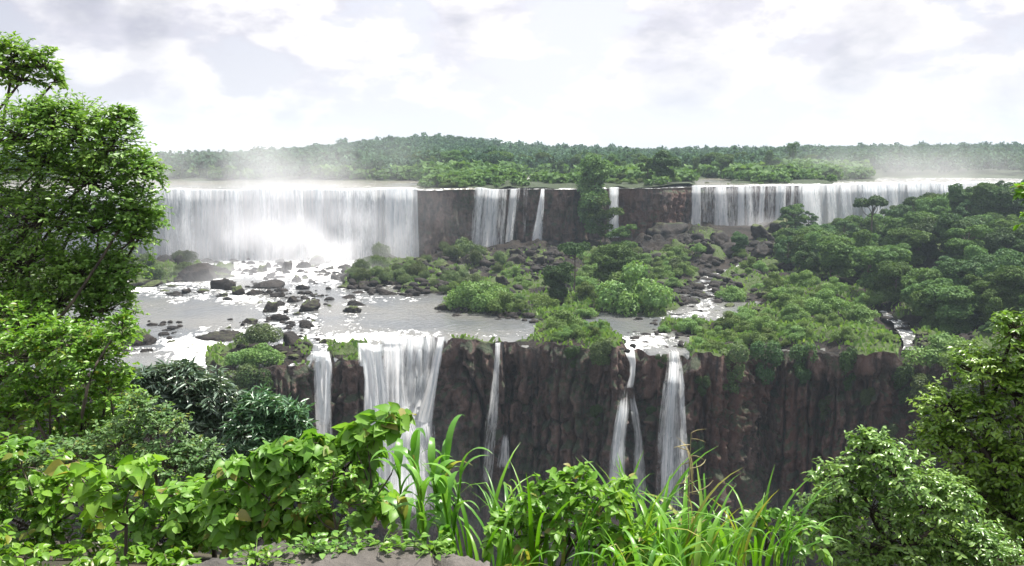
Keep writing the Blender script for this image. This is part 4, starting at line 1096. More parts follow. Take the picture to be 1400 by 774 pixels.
# shrubs clinging to the lower cliff
for (px, py, rp, lab) in ((822, 478, 20, 'drooping green shrub over the brink beside the double-stepped fall'), (1100, 486, 26, 'shrub hanging from the top of the red cliff'), (1000, 490, 30, 'grey-green shrub trailing over the brink near the lacy fall'),
    (962, 522, 12, 'small shrub clinging to the red cliff near the lacy fall'), (1128, 552, 13, 'shrub rooted halfway up the red cliff'), (1186, 540, 14, 'shrub in a cleft near the end of the red cliff'), (1050, 484, 26, 'shrub overhanging the dark cleft of the red cliff'),
    (1160, 490, 24, 'shrub trailing over the red cliff below the broad bush'), (905, 490, 9, 'tuft between the double-stepped and the lacy fall'), (782, 480, 16, 'olive tuft on the brink of the bare rock wall'), (325, 520, 34, 'curtain of greenery over the rock beside the forked fall'),
    (350, 524, 26, 'second curtain of greenery close to the forked fall'), (1235, 510, 24, 'greenery spilling below the small cascade'), (1270, 528, 34, 'dark greenery at the corner of the red cliff'), (890, 560, 10, 'mossy tuft on the wall between two falls'), (815, 560, 12, 'faint green tuft on the bare wall'), (1215, 590, 16, 'dark green shrub low on the red cliff'), (955, 610, 11, 'green shrub low beside the lacy fall'), (1330, 545, 36, 'dark greenery below the corner bush')):
    a0 = (px - 700) / F / (CT + (387 - py) / F * ST); Y = float(d1(a0)) - 2
    for _ in range(5):
        b = at_Y(px, py, Y); f = front_Y(LOW, b[0] / b[1], min(b[2], ZR - .6)); Y = (f if f is not None else Y)
    b = at_Y(px, py, Y); mp = Y / F
    place_bush('drape', (b[0], Y + .25 * rp * mp, b[2]), rp * mp, r.uniform(.75, 1.0), lab, 'shrubs clinging to the lower cliff', r, False)

# grass over the green parts of the terrace: far too fine to count
n = 90000
a = r.uniform(-0.5, 0.62, n); v = r.random(n) ** 1.2 * 0.9; Y = d1(a) + (d2(a) - d1(a)) * v + .4; X = a * Y
H, G, K = terrace_h(X, Y, True)
lush = np.zeros(n); px, py = project(X, Y, H)
for (x, y, rx, ry) in ((805, 405, 50, 28), (790, 450, 60, 16), (700, 432, 50, 8), (880, 425, 40, 10), (640, 405, 30, 14), (1050, 455, 130, 16), (940, 448, 40, 10), (1130, 415, 60, 15)):
    lush += np.exp(-((px - x) / rx) ** 2 - ((py - y) / ry) ** 2)
keep = (G * .24 + lush > r.random(n) * 1.0) & (K > .6) & (H > ZR + .1)
X, Y, H = X[keep], Y[keep], H[keep]; n = len(X)
s = r.uniform(.35, .95, n); an = r.uniform(0, 6.28, n); lean = r.normal(size=(n, 2)) * .35
c, sn = np.cos(an), np.sin(an); w = s * .38
V = np.stack([np.stack([X - c * w, Y - sn * w, H - .1], -1), np.stack([X + c * w, Y + sn * w, H - .1], -1), np.stack([X + lean[:, 0] * s + c * w * .6, Y + lean[:, 1] * s + sn * w * .6, H + s], -1), np.stack([X + lean[:, 0] * s * 1.3 - c * w * .7, Y + lean[:, 1] * s * 1.3, H + s * .85], -1)], 1).reshape(-1, 3)
obj('grass', make_mesh('grass', V, np.arange(n * 4).reshape(-1, 4), M['grass_mat'], smooth=False), label='rough green grass covering the island and the cliff top', kind='stuff')

# undergrowth between the upper brink and the woods: too dense to count
n = 8000
px = r.uniform(120, 1180, n); a = (px - 700) / F; D = d2(a) + 2 + r.random(n) * 150; X = a * D
H = plateau_h(X, D)
ok = (H > ZU + .35) & (fbm(X * .05, D * .05, 0, 3, 44) > -.25)
X, D, H = X[ok], D[ok], H[ok]; n = len(X)
P, Nn = crown_points([((0, 0, .35), (1, 1, .75)), ((.5, .3, .6), (.6, .6, .5)), ((-.4, -.3, .5), (.6, .6, .6))], 3.2, rs(5), low=-.3)
V0, F0 = leaf_quads(P, Nn, np.full(len(P), .34), rs(6), .7)
s = (.6 + 2.4 * r.random(n) ** 2.2) * (1 + .6 * sstep(0, 60, D - d2(X / D))); an = r.uniform(0, 6.28, n); c, sn = np.cos(an)[:, None], np.sin(an)[:, None]
V = np.stack([(V0[:, 0] * c - V0[:, 1] * sn) * s[:, None] + X[:, None], (V0[:, 0] * sn + V0[:, 1] * c) * s[:, None] + D[:, None], V0[:, 2] * s[:, None] + H[:, None]], -1)
obj('undergrowth', make_mesh('undergrowth', V.reshape(-1, 3), (F0[None] + (np.arange(n) * len(V0))[:, None, None]).reshape(-1, 4), M['tree_mid'], smooth=False), label='dense low greenery between the upper brink and the far woods', kind='stuff')

# far woods: one mass
def low_crown(seed, nf):
    q_ = rs(seed); blobs = [((q_.normal() * 1.6, q_.normal() * 1.6, 7 + q_.normal() * 1.3), (q_.uniform(1.8, 2.9),) * 2 + (q_.uniform(1.5, 2.3),)) for _ in range(6)]
    P, Nn = crown_points(blobs, 1.0, q_, low=-.3); k = q_.permutation(len(P))[:nf]
    return leaf_quads(P[k], Nn[k], np.full(len(k), 1.15), q_, 0.8)
lows = [low_crown(700 + i, 68) for i in range(6)]
n = 18000
D = 396 + 650 * r.random(n) ** 0.8; a = r.uniform(-0.66, 0.66, n); X = a * D; Y = D
pxx = 700 + F * a * 1.006
d0 = np.interp(pxx, [0, 560, 600, 690, 720, 790, 820, 1100, 1150, 1400], [405, 402, 400, 415, 465, 465, 425, 425, 432, 436])
ok = D > d0 + np.where(pxx < 560, -4, 8); X, Y = X[ok], Y[ok]; n = len(X); H = plateau_h(X, Y)
Vs, Fs, off = [], [], 0
kk = r.integers(0, 6, n); sc = r.uniform(.42, .86, n) * np.where(r.random(n) < .06, 1.35, 1); ang = r.uniform(0, 6.28, n)
for j in range(6):
    V0, F0 = lows[j]; id_ = np.where(kk == j)[0]; c, sn = np.cos(ang[id_])[:, None], np.sin(ang[id_])[:, None]; s = sc[id_][:, None]
    VX = (V0[None, :, 0] * c - V0[None, :, 1] * sn) * s + X[id_][:, None]; VY = (V0[None, :, 0] * sn + V0[None, :, 1] * c) * s + Y[id_][:, None]; VZ = (V0[None, :, 2] - .5) * s * 1.05 + H[id_][:, None]
    Vs.append(np.stack([VX, VY, VZ], -1).reshape(-1, 3)); nf = len(V0)
    Fs.append((F0[None] + (np.arange(len(id_)) * nf)[:, None, None]).reshape(-1, 4) + off); off += len(id_) * nf
obj('forest', make_mesh('forest', np.concatenate(Vs), np.concatenate(Fs), M['forest'], smooth=False), label='unbroken far forest covering the hills to the horizon', kind='stuff')

# ------------------------------------------------------------------ near slope and ledge
def near_h(X, Y):
    a = X / np.maximum(Y, 0.5)
    s = 0.66 - 0.22 * sstep(-0.14, -0.34, a) - 0.10 * sstep(0.28, 0.45, a)
    return -1.86 - np.minimum(np.maximum(Y - 3.3, 0), 2.6) * .37 - np.maximum(Y - 5.9, 0) * s - np.maximum(Y - 22, 0) * 0.75
nx_ = np.linspace(-70, 70, 180); ny_ = np.concatenate([np.linspace(-15, 3.3, 20), np.linspace(3.3, 66, 130)[1:]])
GX, GY = np.meshgrid(nx_, ny_, indexing='ij')
GZ = np.maximum(near_h(GX, GY), ZG - 3) + 0.12 * fbm(GX * 0.7, GY * 0.7, 0, 3, 2) * sstep(3.4, 6, GY) - 0.05
obj('slope', make_mesh('slope', np.stack([GX, GY, GZ], -1).reshape(-1, 3), grid_faces(len(nx_), len(ny_)), M['soil']), label='steep earthy slope falling from the viewpoint into the gorge', kind='structure')

# weathered stone ledge at the viewpoint
def ledge():
    edge = [(255, 774), (290, 768), (345, 757), (400, 746), (450, 741), (505, 743), (560, 743), (610, 753), (640, 760), (670, 770)]
    ex, ey = at_z([p[0] for p in edge], [p[1] for p in edge], -1.66)
    n = 260; t = np.linspace(0, len(edge) - 1, n); X = np.interp(t, range(len(edge)), ex); Y = np.interp(t, range(len(edge)), ey)
    Y = Y + 0.035 * fbm(t * 3, 0, 0, 4, 3)
    m = 60; prof = np.linspace(0, 1, m)
    V = np.zeros((n, m, 3))
    for j, k in enumerate(prof):
        if k < .2:   # outer face
            u = k / .2; V[:, j, 0] = X; V[:, j, 1] = Y + 0.05 * (1 - u) + .03 * fbm(t * 4, j * .4, 0, 3, 8); V[:, j, 2] = -1.66 - 0.4 * (1 - u) + 0.012 * u * (1 - u)
        else:
            u = (k - .2) / .8; V[:, j, 0] = X * (1 - .25 * u); V[:, j, 1] = Y - 1.6 * u
            x_, y_ = V[:, j, 0], V[:, j, 1]
            V[:, j, 2] = -1.66 + 0.03 * sstep(0, .05, u) + .022 * fbm(x_ * 3, y_ * 3, 0, 5, 12) - 0.035 * np.exp(-(noise(x_ * 2.2 + .5 * noise(y_ * 3, x_, 0, 2), y_ * 1.6, 0, 31) / .09) ** 2) * sstep(0, .1, u)
    return make_mesh('stone_ledge', V.reshape(-1, 3), grid_faces(n, m), M['ledge'])
obj('stone_ledge', ledge(), label='worn grey-brown stone ledge with cracks below the climbing vine', cat='ledge')

# ------------------------------------------------------------------ leaves of the near plants
def leaf_shape(ws, fold=0.16, droop=0.22):
    ys = [0.0, 0.25, 0.52, 0.78, 1.0]
    V = [(0, 0, 0)]
    for y, w in zip(ys[1:4], ws):
        V += [(-w, y, fold * w * 2 - droop * y * y), (0, y, -droop * y * y), (w, y, fold * w * 2 - droop * y * y)]
    V.append((0, 1, -droop))
    T = [(0, 2, 1), (0, 3, 2), (7, 8, 10), (8, 9, 10)]; Q = [(1, 2, 5, 4), (2, 3, 6, 5), (4, 5, 8, 7), (5, 6, 9, 8)]
    return np.array(V, float), [np.array(T), np.array(Q)]
SHAPES = {'ovate': leaf_shape((.27, .30, .17)), 'heart': leaf_shape((.44, .42, .23), .22, .38), 'lance': leaf_shape((.085, .10, .06), .2, .18), 'oblong': leaf_shape((.18, .21, .14), .2, .25)}
V4 = np.array([(0, 0, 0), (-.26, .45, .06), (0, 1, -.12), (.26, .45, .06)], float); SHAPES['simple'] = (V4, [np.array([(0, 2, 1), (0, 3, 2)])])
V4b = V4 * np.array([.42, 1, 1]); SHAPES['simplelance'] = (V4b, [np.array([(0, 2, 1), (0, 3, 2)])])

def add_leaves(mesh, shape, P, D, Up, size):
    V0, Fs = SHAPES[shape]
    y = unit(D); x = unit(np.cross(y, Up)); z = np.cross(x, y)
    s = np.asarray(size)[:, None, None]
    V = P[:, None] + s * (V0[None, :, 0:1] * x[:, None] + V0[None, :, 1:2] * y[:, None] + V0[None, :, 2:3] * z[:, None])
    k = len(V0); n = len(P); base = mesh.n
    mesh.V.append(V.reshape(-1, 3)); mesh.n += n * k
    for Fc in Fs:
        mesh.F.setdefault(Fc.shape[1], []).append((Fc[None] + (np.arange(n) * k)[:, None, None]).reshape(-1, Fc.shape[1]) + base)

M['leaf_tree'] = leaf_material('tree_leaf', (0.1, 0.18, 0.032, 1), (0.21, 0.3, 0.072, 1), 0.40, 0.40, 0.5, fine=0.9)
M['leaf_fine'] = leaf_material('pale_leaf', (0.08, 0.145, 0.048, 1), (0.175, 0.245, 0.11, 1), 0.50, 0.35, 0.4, (0.22, 0.22, 0.06, 1), fine=1.3)
M['leaf_under'] = leaf_material('undergrowth_leaf', (0.095, 0.185, 0.032, 1), (0.195, 0.3, 0.068, 1), 0.38, 0.38, 0.5, (0.16, 0.17, 0.036, 1), fine=1.2)
M['leaf_vine'] = leaf_material('vine_leaf', (0.115, 0.215, 0.029, 1), (0.205, 0.31, 0.061, 1), 0.42, 0.45, 0.35, (0.24, 0.20, 0.07, 1), fine=1.5)
M['leaf_silver'] = leaf_material('willowy_leaf', (0.07, 0.11, 0.072, 1), (0.15, 0.195, 0.14, 1), 0.28, 0.18, 0.8, fine=1.5)
M['leaf_lance'] = leaf_material('lance_leaf', (0.045, 0.11, 0.05, 1), (0.11, 0.185, 0.095, 1), 0.33, 0.25, 0.6, fine=1.5)
M['leaf_bush'] = leaf_material('glossy_leaf', (0.105, 0.18, 0.036, 1), (0.225, 0.31, 0.076, 1), 0.33, 0.36, 0.6, fine=1.2)
M['blade'] = leaf_material('grass_blade', (0.085, 0.19, 0.026, 1), (0.165, 0.29, 0.056, 1), 0.35, 0.42, 0.5, (0.26, 0.25, 0.072, 1), fine=2.0)
M['straw'] = leaf_material('dry_straw', (0.20, 0.15, 0.08, 1), (0.34, 0.27, 0.15, 1), 0.7, 0.2, 0.2, fine=2.0)

def leafy(name, cat, label, root_px, blobs, D0, shape, leaf, mat, bark='bark', twigs=150, per=9, droop=0.25, trunk=0.05, seed=0, group=None, up=0.9, tw_len=0.5, part='foliage', jit=0.5, thick=0.8, forks=2):
    """plant with stems, twigs and single leaves. blobs: (px, py, rx, ry[, D]) in photo pixels"""
    r = rs(seed + 900)
    cs, rads = [], []
    for b in blobs:
        D = b[4] if len(b) > 4 else D0
        cs.append(at_Y(b[0], b[1], D)); rx, rz = b[2] * D / F, b[3] * D / F; rads.append((rx, thick * (rx + rz) / 2, rz))
    cs = np.array(cs); rads = np.array(rads)
    if root_px is None: rx_, ry_ = cs[:, 0].mean(), cs[:, 1].mean() + .15
    else: rx_, ry_ = (root_px[0] - 700) / F * root_px[1], root_px[1]
    rz_ = float(near_h(np.array([rx_]), np.array([ry_]))[0]) - .08
    root = empty(name, (rx_, ry_, rz_), label=label, cat=cat, group=group); R0 = np.array([rx_, ry_, rz_])
    st, fo = Mesh(), Mesh()
    hub = R0 + (cs.mean(0) - R0) * 0.45 + np.array([0, 0, .1])
    tp = bend(R0 - [0, 0, .1], hub, r, .08, 7); st.add(*tube(tp - R0, np.linspace(trunk, trunk * .65, 7), 8))
    for c, rad in zip(cs, rads):
        mid = hub if forks else R0
        lp = bend(mid, c, r, .10, 7); tk = np.linspace(trunk * .55, trunk * .16, 7); st.add(*tube(lp - R0, tk, 6))
        n = int(twigs * (rad[0] * rad[2] / (0.6 * 0.6)) ** 0.75) + 6
        u = unit(r.normal(size=(n, 3))); u[:, 2] = np.where(u[:, 2] < -.55, -u[:, 2], u[:, 2])
        lump = 1 + .28 * noise(u[:, 0] * 2.2 + c[0], u[:, 1] * 2.2, u[:, 2] * 2.2 + seed, 3)
        p0 = c + u * rad * (0.42 + .38 * r.random((n, 1))) * lump[:, None]
        d = unit(u * [1, 1, .8] + r.normal(size=(n, 3)) * jit * .8 + [0, 0, .25])
        L = tw_len * float(np.mean(rad)) * r.uniform(.6, 1.3, n)
        nb = max(3, n // 4)          # side limbs out to some of the twigs
        for i in r.permutation(n)[:nb]:
            st.add(*tube(bend(c, p0[i], r, .12, 4) - R0, np.linspace(trunk * .16, trunk * .05 + .002, 4), 4))
        sag = np.array([0, 0, -1.0]) * droop
        for i in range(n):
            if i % 2 == 0:
                t3 = np.linspace(0, 1, 4)[:, None]; st.add(*tube(p0[i] + d[i] * L[i] * t3 + sag * L[i] * t3 ** 2 * .8 - R0, np.linspace(.10, .045, 4) * leaf * .6, 3))
        t = (np.arange(per) + .6) / per
        tt = np.broadcast_to(t, (n, per)) + r.uniform(-.05, .05, (n, per))
        P = p0[:, None] + d[:, None] * (L[:, None] * tt)[..., None] + sag * (L[:, None] * tt ** 2 * .8)[..., None]
        side = unit(np.cross(d, [0, 0, 1.0]))[:, None] * np.where(np.arange(per) % 2 == 0, 1, -1)[None, :, None]
        dirn = d[:, None] * .55 + side * .8 + r.normal(size=(n, per, 3)) * jit * .55 + sag * .9
        upv = np.array([0, 0, up]) + u[:, None] * .5 + r.normal(size=(n, per, 3)) * jit
        add_leaves(fo, shape, (P - R0).reshape(-1, 3), dirn.reshape(-1, 3), unit(upv.reshape(-1, 3)), leaf * r.uniform(.6, 1.25, n * per))
    obj('stem' if cat != 'tree' else 'trunk', st.build('stem', M[bark]), root)
    obj(part if cat != 'tree' else 'crown', fo.build('foliage', M[mat], smooth=not shape.startswith('simple')), root)
    return root

# the leafy tree at the frame's edge and the one whose bough enters above it
leafy('leafy_tree', 'tree', 'big leafy tree at the bank, its boughs reaching over the broad curtain', (-230, 14.6),
      [(30, 190, 60, 40), (105, 185, 55, 38), (150, 205, 42, 38), (60, 225, 55, 30), (190, 235, 30, 24), (120, 250, 60, 40), (180, 285, 38, 32), (60, 300, 70, 40), (135, 315, 55, 38), (185, 325, 34, 24), (40, 360, 60, 36), (110, 375, 50, 30), (150, 370, 40, 24), (80, 420, 60, 36), (140, 425, 40, 36), (20, 430, 50, 50), (-40, 260, 60, 60), (-50, 380, 60, 60), (165, 165, 20, 18), (75, 160, 40, 20), (205, 300, 18, 14), (160, 400, 22, 16)],
      14.0, 'simple', .085, 'leaf_tree', 'bark_dark', tw_len=.85, twigs=230, per=11, trunk=.09, seed=1)
leafy('leafy_tree', 'tree', 'tree whose single curved bough enters the sky above the leafy tree', (-420, 19),
      [(20, 80, 36, 26), (60, 92, 28, 24), (30, 110, 36, 18), (-20, 90, 50, 40), (75, 112, 14, 12), (-60, 60, 60, 50)],
      18.0, 'simple', .13, 'leaf_tree', 'bark_dark', twigs=95, per=8, trunk=.13, seed=2)
# undergrowth of the bank, plant by plant
leafy('shrub', 'shrub', 'dense green shrub under the leafy tree, at the bank above the calm river', None,
      [(20, 490, 60, 45), (90, 475, 50, 40), (140, 490, 36, 40), (150, 540, 45, 40), (70, 545, 60, 45), (10, 570, 60, 45), (120, 590, 50, 30), (165, 450, 20, 25)],
      11.0, 'simple', .085, 'leaf_under', twigs=190, per=9, trunk=.05, seed=3)
leafy('shrub', 'shrub', 'pale fine-leaved shrub beside the willowy silvery bush', None,
      [(215, 590, 50, 36), (160, 610, 55, 34), (265, 625, 45, 26), (90, 630, 55, 36), (235, 640, 60, 34), (290, 650, 36, 24), (190, 560, 30, 26)],
      9.5, 'simple', .062, 'leaf_fine', twigs=230, per=9, trunk=.04, seed=4)
leafy('shrub', 'shrub', 'shaded shrub at the back of the bank beneath the leafy tree', None,
      [(20, 450, 60, 50), (100, 520, 50, 50), (160, 580, 45, 45), (40, 570, 70, 60), (110, 640, 70, 50), (200, 660, 60, 50), (20, 660, 70, 60), (-30, 520, 60, 80)],
      13.0, 'simple', .10, 'leaf_under', twigs=130, per=9, trunk=.06, seed=23)
leafy('climber', 'climber', 'low trailing climber along the bottom edge of the bank', None,
      [(30, 765, 50, 26), (100, 772, 50, 26), (170, 768, 50, 26), (235, 772, 45, 22), (-30, 750, 50, 40)],
      5.2, 'ovate', .07, 'leaf_under', twigs=70, per=8, trunk=.014, seed=24, droop=.5)
leafy('climber', 'climber', 'tangle of green climber leaves at the lowest corner of the bank', None,
      [(30, 640, 60, 46), (25, 725, 60, 60), (110, 690, 60, 50), (95, 755, 70, 40), (-30, 690, 60, 80)],
      7.2, 'ovate', .085, 'leaf_under', twigs=130, per=8, trunk=.03, seed=5, droop=.4)
leafy('climber', 'climber', 'yellow-green climber spreading between the pale shrub and the vine', None,
      [(320, 670, 60, 34), (250, 690, 55, 38), (300, 715, 70, 40), (215, 740, 60, 40), (365, 655, 40, 28), (270, 745, 70, 30), (200, 700, 40, 40)],
      6.8, 'ovate', .085, 'leaf_vine', twigs=120, per=8, trunk=.025, seed=6, droop=.5)
leafy('broad_leaf_plant', 'plant', 'plant with a few very broad leaves standing out of the climber tangle', None,
      [(165, 665, 36, 24), (195, 690, 40, 26), (150, 705, 40, 24), (110, 650, 30, 18), (190, 650, 26, 18)],
      5.7, 'heart', .11, 'leaf_vine', twigs=16, per=4, trunk=.018, seed=7, tw_len=.8)
leafy('vine', 'vine', 'light green vine with large leaves mounded over the stone ledge', None,
      [(330, 655, 45, 30), (385, 630, 45, 28), (435, 618, 45, 26), (470, 640, 50, 36), (400, 680, 60, 40), (500, 610, 26, 20), (330, 705, 55, 36), (420, 725, 60, 24), (500, 690, 46, 44), (360, 735, 50, 22)],
      5.6, 'heart', .084, 'leaf_vine', twigs=150, per=7, trunk=.02, seed=8, droop=.55)
leafy('vine', 'vine', 'topmost vine sprig with bright leaves against the white plunge', (500, 5.5),
      [(520, 583, 18, 10), (535, 572, 12, 8), (500, 590, 14, 8), (480, 600, 14, 8)],
      5.5, 'heart', .11, 'leaf_vine', twigs=22, per=4, trunk=.012, seed=9, tw_len=1.0)
leafy('shrub', 'shrub', 'small-leaved shrub in the middle of the vine mound', None,
      [(455, 655, 40, 34), (480, 690, 40, 34), (430, 690, 34, 26)], 5.3, 'simple', .045, 'leaf_under', twigs=130, per=9, trunk=.015, seed=10)
leafy('willowy_bush', 'bush', 'silvery willowy bush overlooking the white rapids', None,
      [(240, 515, 42, 22), (285, 535, 38, 28), (215, 545, 40, 30), (255, 565, 40, 34), (300, 590, 44, 36), (290, 630, 40, 30), (330, 615, 34, 36), (325, 560, 20, 24), (195, 520, 20, 18)],
      17.0, 'simplelance', .21, 'leaf_silver', 'bark', twigs=150, per=10, trunk=.07, seed=11, droop=.5, jit=.6)
leafy('willowy_bush', 'bush', 'dark green lance-leaved bush below the forked fall', None,
      [(360, 560, 36, 24), (395, 570, 26, 22), (345, 590, 36, 34), (385, 600, 36, 28), (405, 585, 16, 16), (360, 625, 40, 26)],
      14.5, 'simplelance', .17, 'leaf_lance', 'bark', twigs=150, per=9, trunk=.06, seed=12, droop=.35, jit=.6)
# plants beyond the ledge
leafy('shrub', 'shrub', 'leafy shrub standing amid the tall grass before the bare rock wall', None,
      [(795, 665, 50, 26), (745, 695, 50, 36), (830, 690, 45, 40), (780, 725, 70, 40), (700, 735, 45, 36), (850, 745, 50, 36)],
      4.9, 'ovate', .060, 'leaf_vine', twigs=170, per=8, trunk=.02, seed=13, droop=.4)
leafy('shrub', 'shrub', 'low round-leaved shrub between the grass and the glossy bush', None,
      [(1050, 720, 40, 34), (1095, 740, 40, 30), (1010, 745, 40, 26)], 6.0, 'ovate', .07, 'leaf_under', twigs=95, per=7, trunk=.015, seed=14, droop=.5)
leafy('glossy_bush', 'bush', 'bright glossy bush with clustered leaves rising before the red cliff', None,
      [(1195, 620, 40, 26), (1150, 655, 42, 30), (1225, 650, 46, 34), (1270, 690, 50, 40), (1190, 700, 55, 40), (1125, 705, 38, 34), (1140, 750, 50, 34), (1240, 745, 60, 36), (1310, 745, 50, 36), (1350, 760, 50, 40), (1290, 775, 60, 30), (1200, 775, 60, 26), (1180, 600, 20, 12), (1300, 680, 30, 30)],
      9.0, 'oblong', .068, 'leaf_bush', 'bark_dark', tw_len=.75, twigs=270, per=9, trunk=.05, seed=15, droop=.3)
leafy('glossy_tree', 'tree', 'taller leafy tree behind the glossy bush, cut by the frame', (1420, 11.5),
      [(1385, 455, 22, 30), (1340, 505, 40, 26), (1300, 560, 44, 28), (1385, 540, 40, 40), (1345, 570, 46, 32), (1290, 610, 40, 26), (1350, 630, 50, 36), (1400, 640, 50, 60), (1385, 710, 50, 50), (1330, 680, 40, 36), (1280, 590, 26, 20), (1420, 500, 50, 60), (1370, 760, 50, 40), (1400, 740, 40, 60)],
      11.0, 'oblong', .078, 'leaf_bush', 'bark_dark', tw_len=.75, twigs=250, per=9, trunk=.11, seed=16, droop=.25)
leafy('glossy_tree', 'tree', 'twig with a few bright leaves at the edge beside the dark wood', (1480, 12),
      [(1403, 262, 9, 10), (1412, 275, 14, 14), (1450, 300, 40, 40), (1480, 380, 50, 60), (1500, 470, 60, 60)], 11.6, 'oblong', .11, 'leaf_vine', 'bark_dark', twigs=60, per=7, trunk=.06, seed=17)

# ------------------------------------------------------------------ grasses: each tuft one plant, its blades one mesh
def blade(m, base, dirxy, L, w, arch, r, fold=.35, seg=9, kink=0.0):
    """arching blade: rises along 'up', bends over towards dirxy"""
    t = np.linspace(0, 1, seg + 1); ang = arch * t ** 1.6 + .10
    if kink > 0: ang = ang + 1.5 * sstep(kink, kink + .12, t)
    ds = L / seg
    hx = np.concatenate([[0], np.cumsum(np.sin(ang[:-1]) * ds)]); hz = np.concatenate([[0], np.cumsum(np.cos(ang[:-1]) * ds)])
    d = np.array([dirxy[0], dirxy[1], 0]); sd_ = np.array([-dirxy[1], dirxy[0], 0])
    tw = r.uniform(-.5, .5) * t
    c = base + d * hx[:, None] + np.array([0, 0, 1]) * hz[:, None]
    wid = w * np.clip(np.minimum(.45 + 2.2 * t, 1.0) * (1 - t ** 2.4), .02, 1)
    nrm = -np.cos(ang)[:, None] * d + np.sin(ang)[:, None] * np.array([0, 0, 1.0])
    sdt = sd_ * np.cos(tw)[:, None] + nrm * np.sin(tw)[:, None]
    V = np.stack([c - sdt * wid[:, None] + nrm * wid[:, None] * fold, c, c + sdt * wid[:, None] + nrm * wid[:, None] * fold], 1).reshape(-1, 3)
    m.add(V, grid_faces(seg + 1, 3))
def tuft(px, D, n, L, w, label, seed, lean=0.0, spread=.16, arch=(0.5, 2.1)):
    r = rs(seed + 4000); X = (px - 700) / F * D; z = float(near_h(np.array([X]), np.array([D]))[0]) - .03
    m = Mesh()
    for i in range(n):
        an = r.uniform(0, 6.28); b = np.array([math.cos(an), math.sin(an)]) * spread * math.sqrt(r.random())
        dd = np.array([math.cos(an) + lean, math.sin(an) * .8]); dd /= np.linalg.norm(dd)
        blade(m, np.array([b[0], b[1], 0]), dd, L * r.uniform(.55, 1.25), w * r.uniform(.6, 1.25), r.uniform(*arch), r, kink=r.uniform(.5, .8) if r.random() < .18 else 0)
    o = obj('grass_tuft', m.build('grass_tuft', M['blade']), loc=(X, D, z), label=label, cat='grass', group='tall grass tufts along the drop')
GT = [(655, 4.9, 15, .82, .013, 'sparse grass tuft next to the drooping-leaved canes'), (700, 5.3, 26, .80, .015, 'grass tuft below the slender fall'), (735, 4.9, 22, .86, .013, 'grass tuft with bowed tips before the leafy shrub'),
      (770, 4.7, 14, .80, .012, 'thin grass tuft in front of the leafy shrub'), (845, 5.0, 24, .82, .015, 'grass tuft before the double-stepped fall'), (880, 5.2, 26, .92, .017, 'tallest grass tuft, before the lacy fall'),
      (915, 4.9, 22, .86, .018, 'broad-bladed grass tuft at the foot of the lacy fall'), (950, 5.1, 24, .78, .018, 'thick grass tuft around the dry seed stalk'), (985, 5.3, 24, .74, .016, 'grass tuft beyond the dry seed stalk'),
      (1015, 5.6, 22, .74, .016, 'grass tuft before the dark foot of the red cliff'), (1055, 5.8, 20, .78, .014, 'grass tuft beside the low round-leaved shrub'), (1090, 6.0, 14, .80, .012, 'outermost grass tuft, touching the glossy bush'),
      (815, 4.6, 16, .66, .014, 'short grass tuft between the shrub and the double-stepped fall'), (895, 4.5, 18, .58, .020, 'short wide-bladed grass tuft at the bottom edge'), (970, 4.6, 18, .60, .020, 'short coarse grass tuft at the bottom edge below the dry stalk'), (670, 4.4, 10, .56, .012, 'short grass tuft at the end of the stone ledge')]
for i, (px, D, n, L, w, lab) in enumerate(GT): tuft(px, D, max(8, int(n * .95)), L * .86, w, lab, i, lean=.15, arch=(.6, 2.6))

# broad drooping canes
def canes():
    r = rs(51); D0 = 5.1; X0 = (585 - 700) / F * D0; Z0 = float(near_h(np.array([X0]), np.array([D0]))[0]) - .05
    root = empty('cane_plant', (X0, D0, Z0), label='cane plant with broad drooping leaves before the foot of the white plunge', cat='plant')
    st, fo = Mesh(), Mesh()
    for (px, py, D) in ((545, 640, 5.2), (565, 622, 5.0), (590, 640, 5.1), (612, 630, 5.2), (630, 655, 5.0), (575, 665, 4.8), (605, 675, 4.8)):
        top = at_Y(px, py, D) - np.array([X0, D0, Z0]); base = np.array([top[0] * .55, top[1] * .55, -.05])
        path = bend(base, top, r, .03, 8); st.add(*tube(path, np.linspace(.011, .006, 8), 6))
        for k in range(8):
            f = .42 + .58 * k / 7; p = np.array([np.interp(f * 7, np.arange(8), path[:, j]) for j in range(3)])
            an = r.uniform(0, 6.28)
            blade(fo, p, np.array([math.cos(an), math.sin(an)]), r.uniform(.24, .40), r.uniform(.022, .036), r.uniform(1.9, 2.9), r, fold=.25, seg=10)
    obj('stem', st.build('stem', M['blade']), root); obj('foliage', fo.build('foliage', M['blade']), root)
canes()
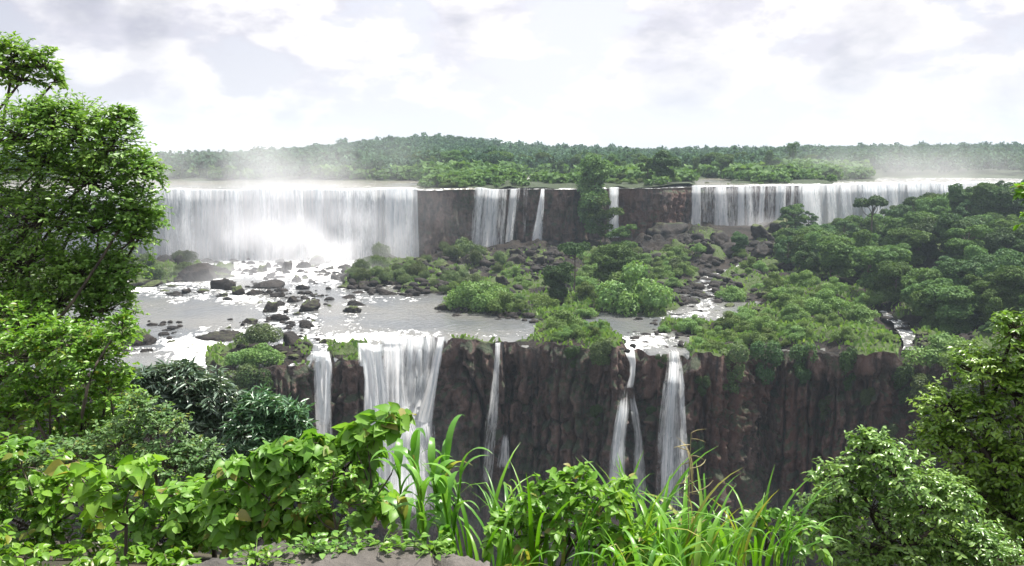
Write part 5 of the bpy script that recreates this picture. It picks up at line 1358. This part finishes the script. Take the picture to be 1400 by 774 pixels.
# dry seed stalk
def stalk():
    r = rs(61); D = 5.0; X = (958 - 700) / F * D; Z = float(near_h(np.array([X]), np.array([D]))[0]) - .03
    m = Mesh(); top = at_Y(945, 592, D) - np.array([X, D, Z])
    path = bend((0, 0, 0), top, r, .03, 12); m.add(*tube(path, np.linspace(.004, .0018, 12), 5))
    for k in range(11):
        f = .60 + .4 * k / 10; p = np.array([np.interp(f * 11, np.arange(12), path[:, j]) for j in range(3)])
        an = r.uniform(0, 6.28); d = np.array([math.cos(an), math.sin(an) * .5, r.uniform(-.35, .55)])
        q_ = p + d * r.uniform(.05, .14); m.add(*tube(bend(p, q_, r, .1, 5), np.array([.0015, .003, .0035, .003, .001]), 5))
    for k in range(5):
        an = r.uniform(0, 6.28); blade(m, np.array([0, 0, .2 + .12 * k]), np.array([math.cos(an), math.sin(an)]), r.uniform(.2, .35), .006, r.uniform(.9, 2.2), r)
    obj('seed_stalk', m.build('seed_stalk', M['straw']), loc=(X, D, Z), label='dry straw-coloured grass stalk with seed heads before the red cliff', cat='grass')
stalk()
# small weeds rooted in the cracks of the ledge
for i, (px, py, lab) in enumerate(((425, 752, 'small weed in the crack of the stone ledge'), (470, 756, 'low weed trailing over the middle of the ledge'), (590, 752, 'tiny weed at the outer end of the ledge'), (520, 752, 'weed tuft at the edge of the ledge below the canes'), (350, 768, 'weed creeping over the sloping end of the ledge'))):
    r = rs(70 + i); x, y = at_z(px, py, -1.64); m = Mesh()
    n = 60; P = np.stack([r.normal(size=n) * .07, r.normal(size=n) * .05, r.uniform(0, .05, n)], -1)
    for p_ in P: m.add(*tube(np.array([[0, 0, -.03], p_ * .5 + [0, 0, .01], p_]), .0015, 3))
    add_leaves(m, 'ovate', P, np.stack([r.normal(size=n), r.normal(size=n), r.uniform(-.1, .8, n)], -1), unit(np.stack([r.normal(size=n) * .4, r.normal(size=n) * .4, np.ones(n)], -1)), r.uniform(.02, .045, n))
    obj('weed', m.build('weed', M['leaf_under'], smooth=False), loc=(float(x), float(y), -1.64), label=lab, cat='weed', group='weeds on the stone ledge')



# ------------------------------------------------------------------ render settings
SC.view_settings.view_transform = 'Standard'; SC.view_settings.look = 'None'
SC.view_settings.exposure = 1.0; SC.view_settings.gamma = 1.0
try: SC.view_settings.use_curve_mapping = False
except Exception: pass
SC.render.engine = 'CYCLES'
cy = SC.cycles
cy.max_bounces = 8; cy.diffuse_bounces = 3; cy.glossy_bounces = 2; cy.transmission_bounces = 3; cy.volume_bounces = 2
cy.transparent_max_bounces = 24; cy.caustics_reflective = False; cy.caustics_refractive = False
cy.volume_max_steps = 64; cy.volume_step_rate = 2.0
cy.use_denoising = True
try: cy.denoiser = 'OPENIMAGEDENOISE'
except Exception: pass
cy.sample_clamp_indirect = 6.0
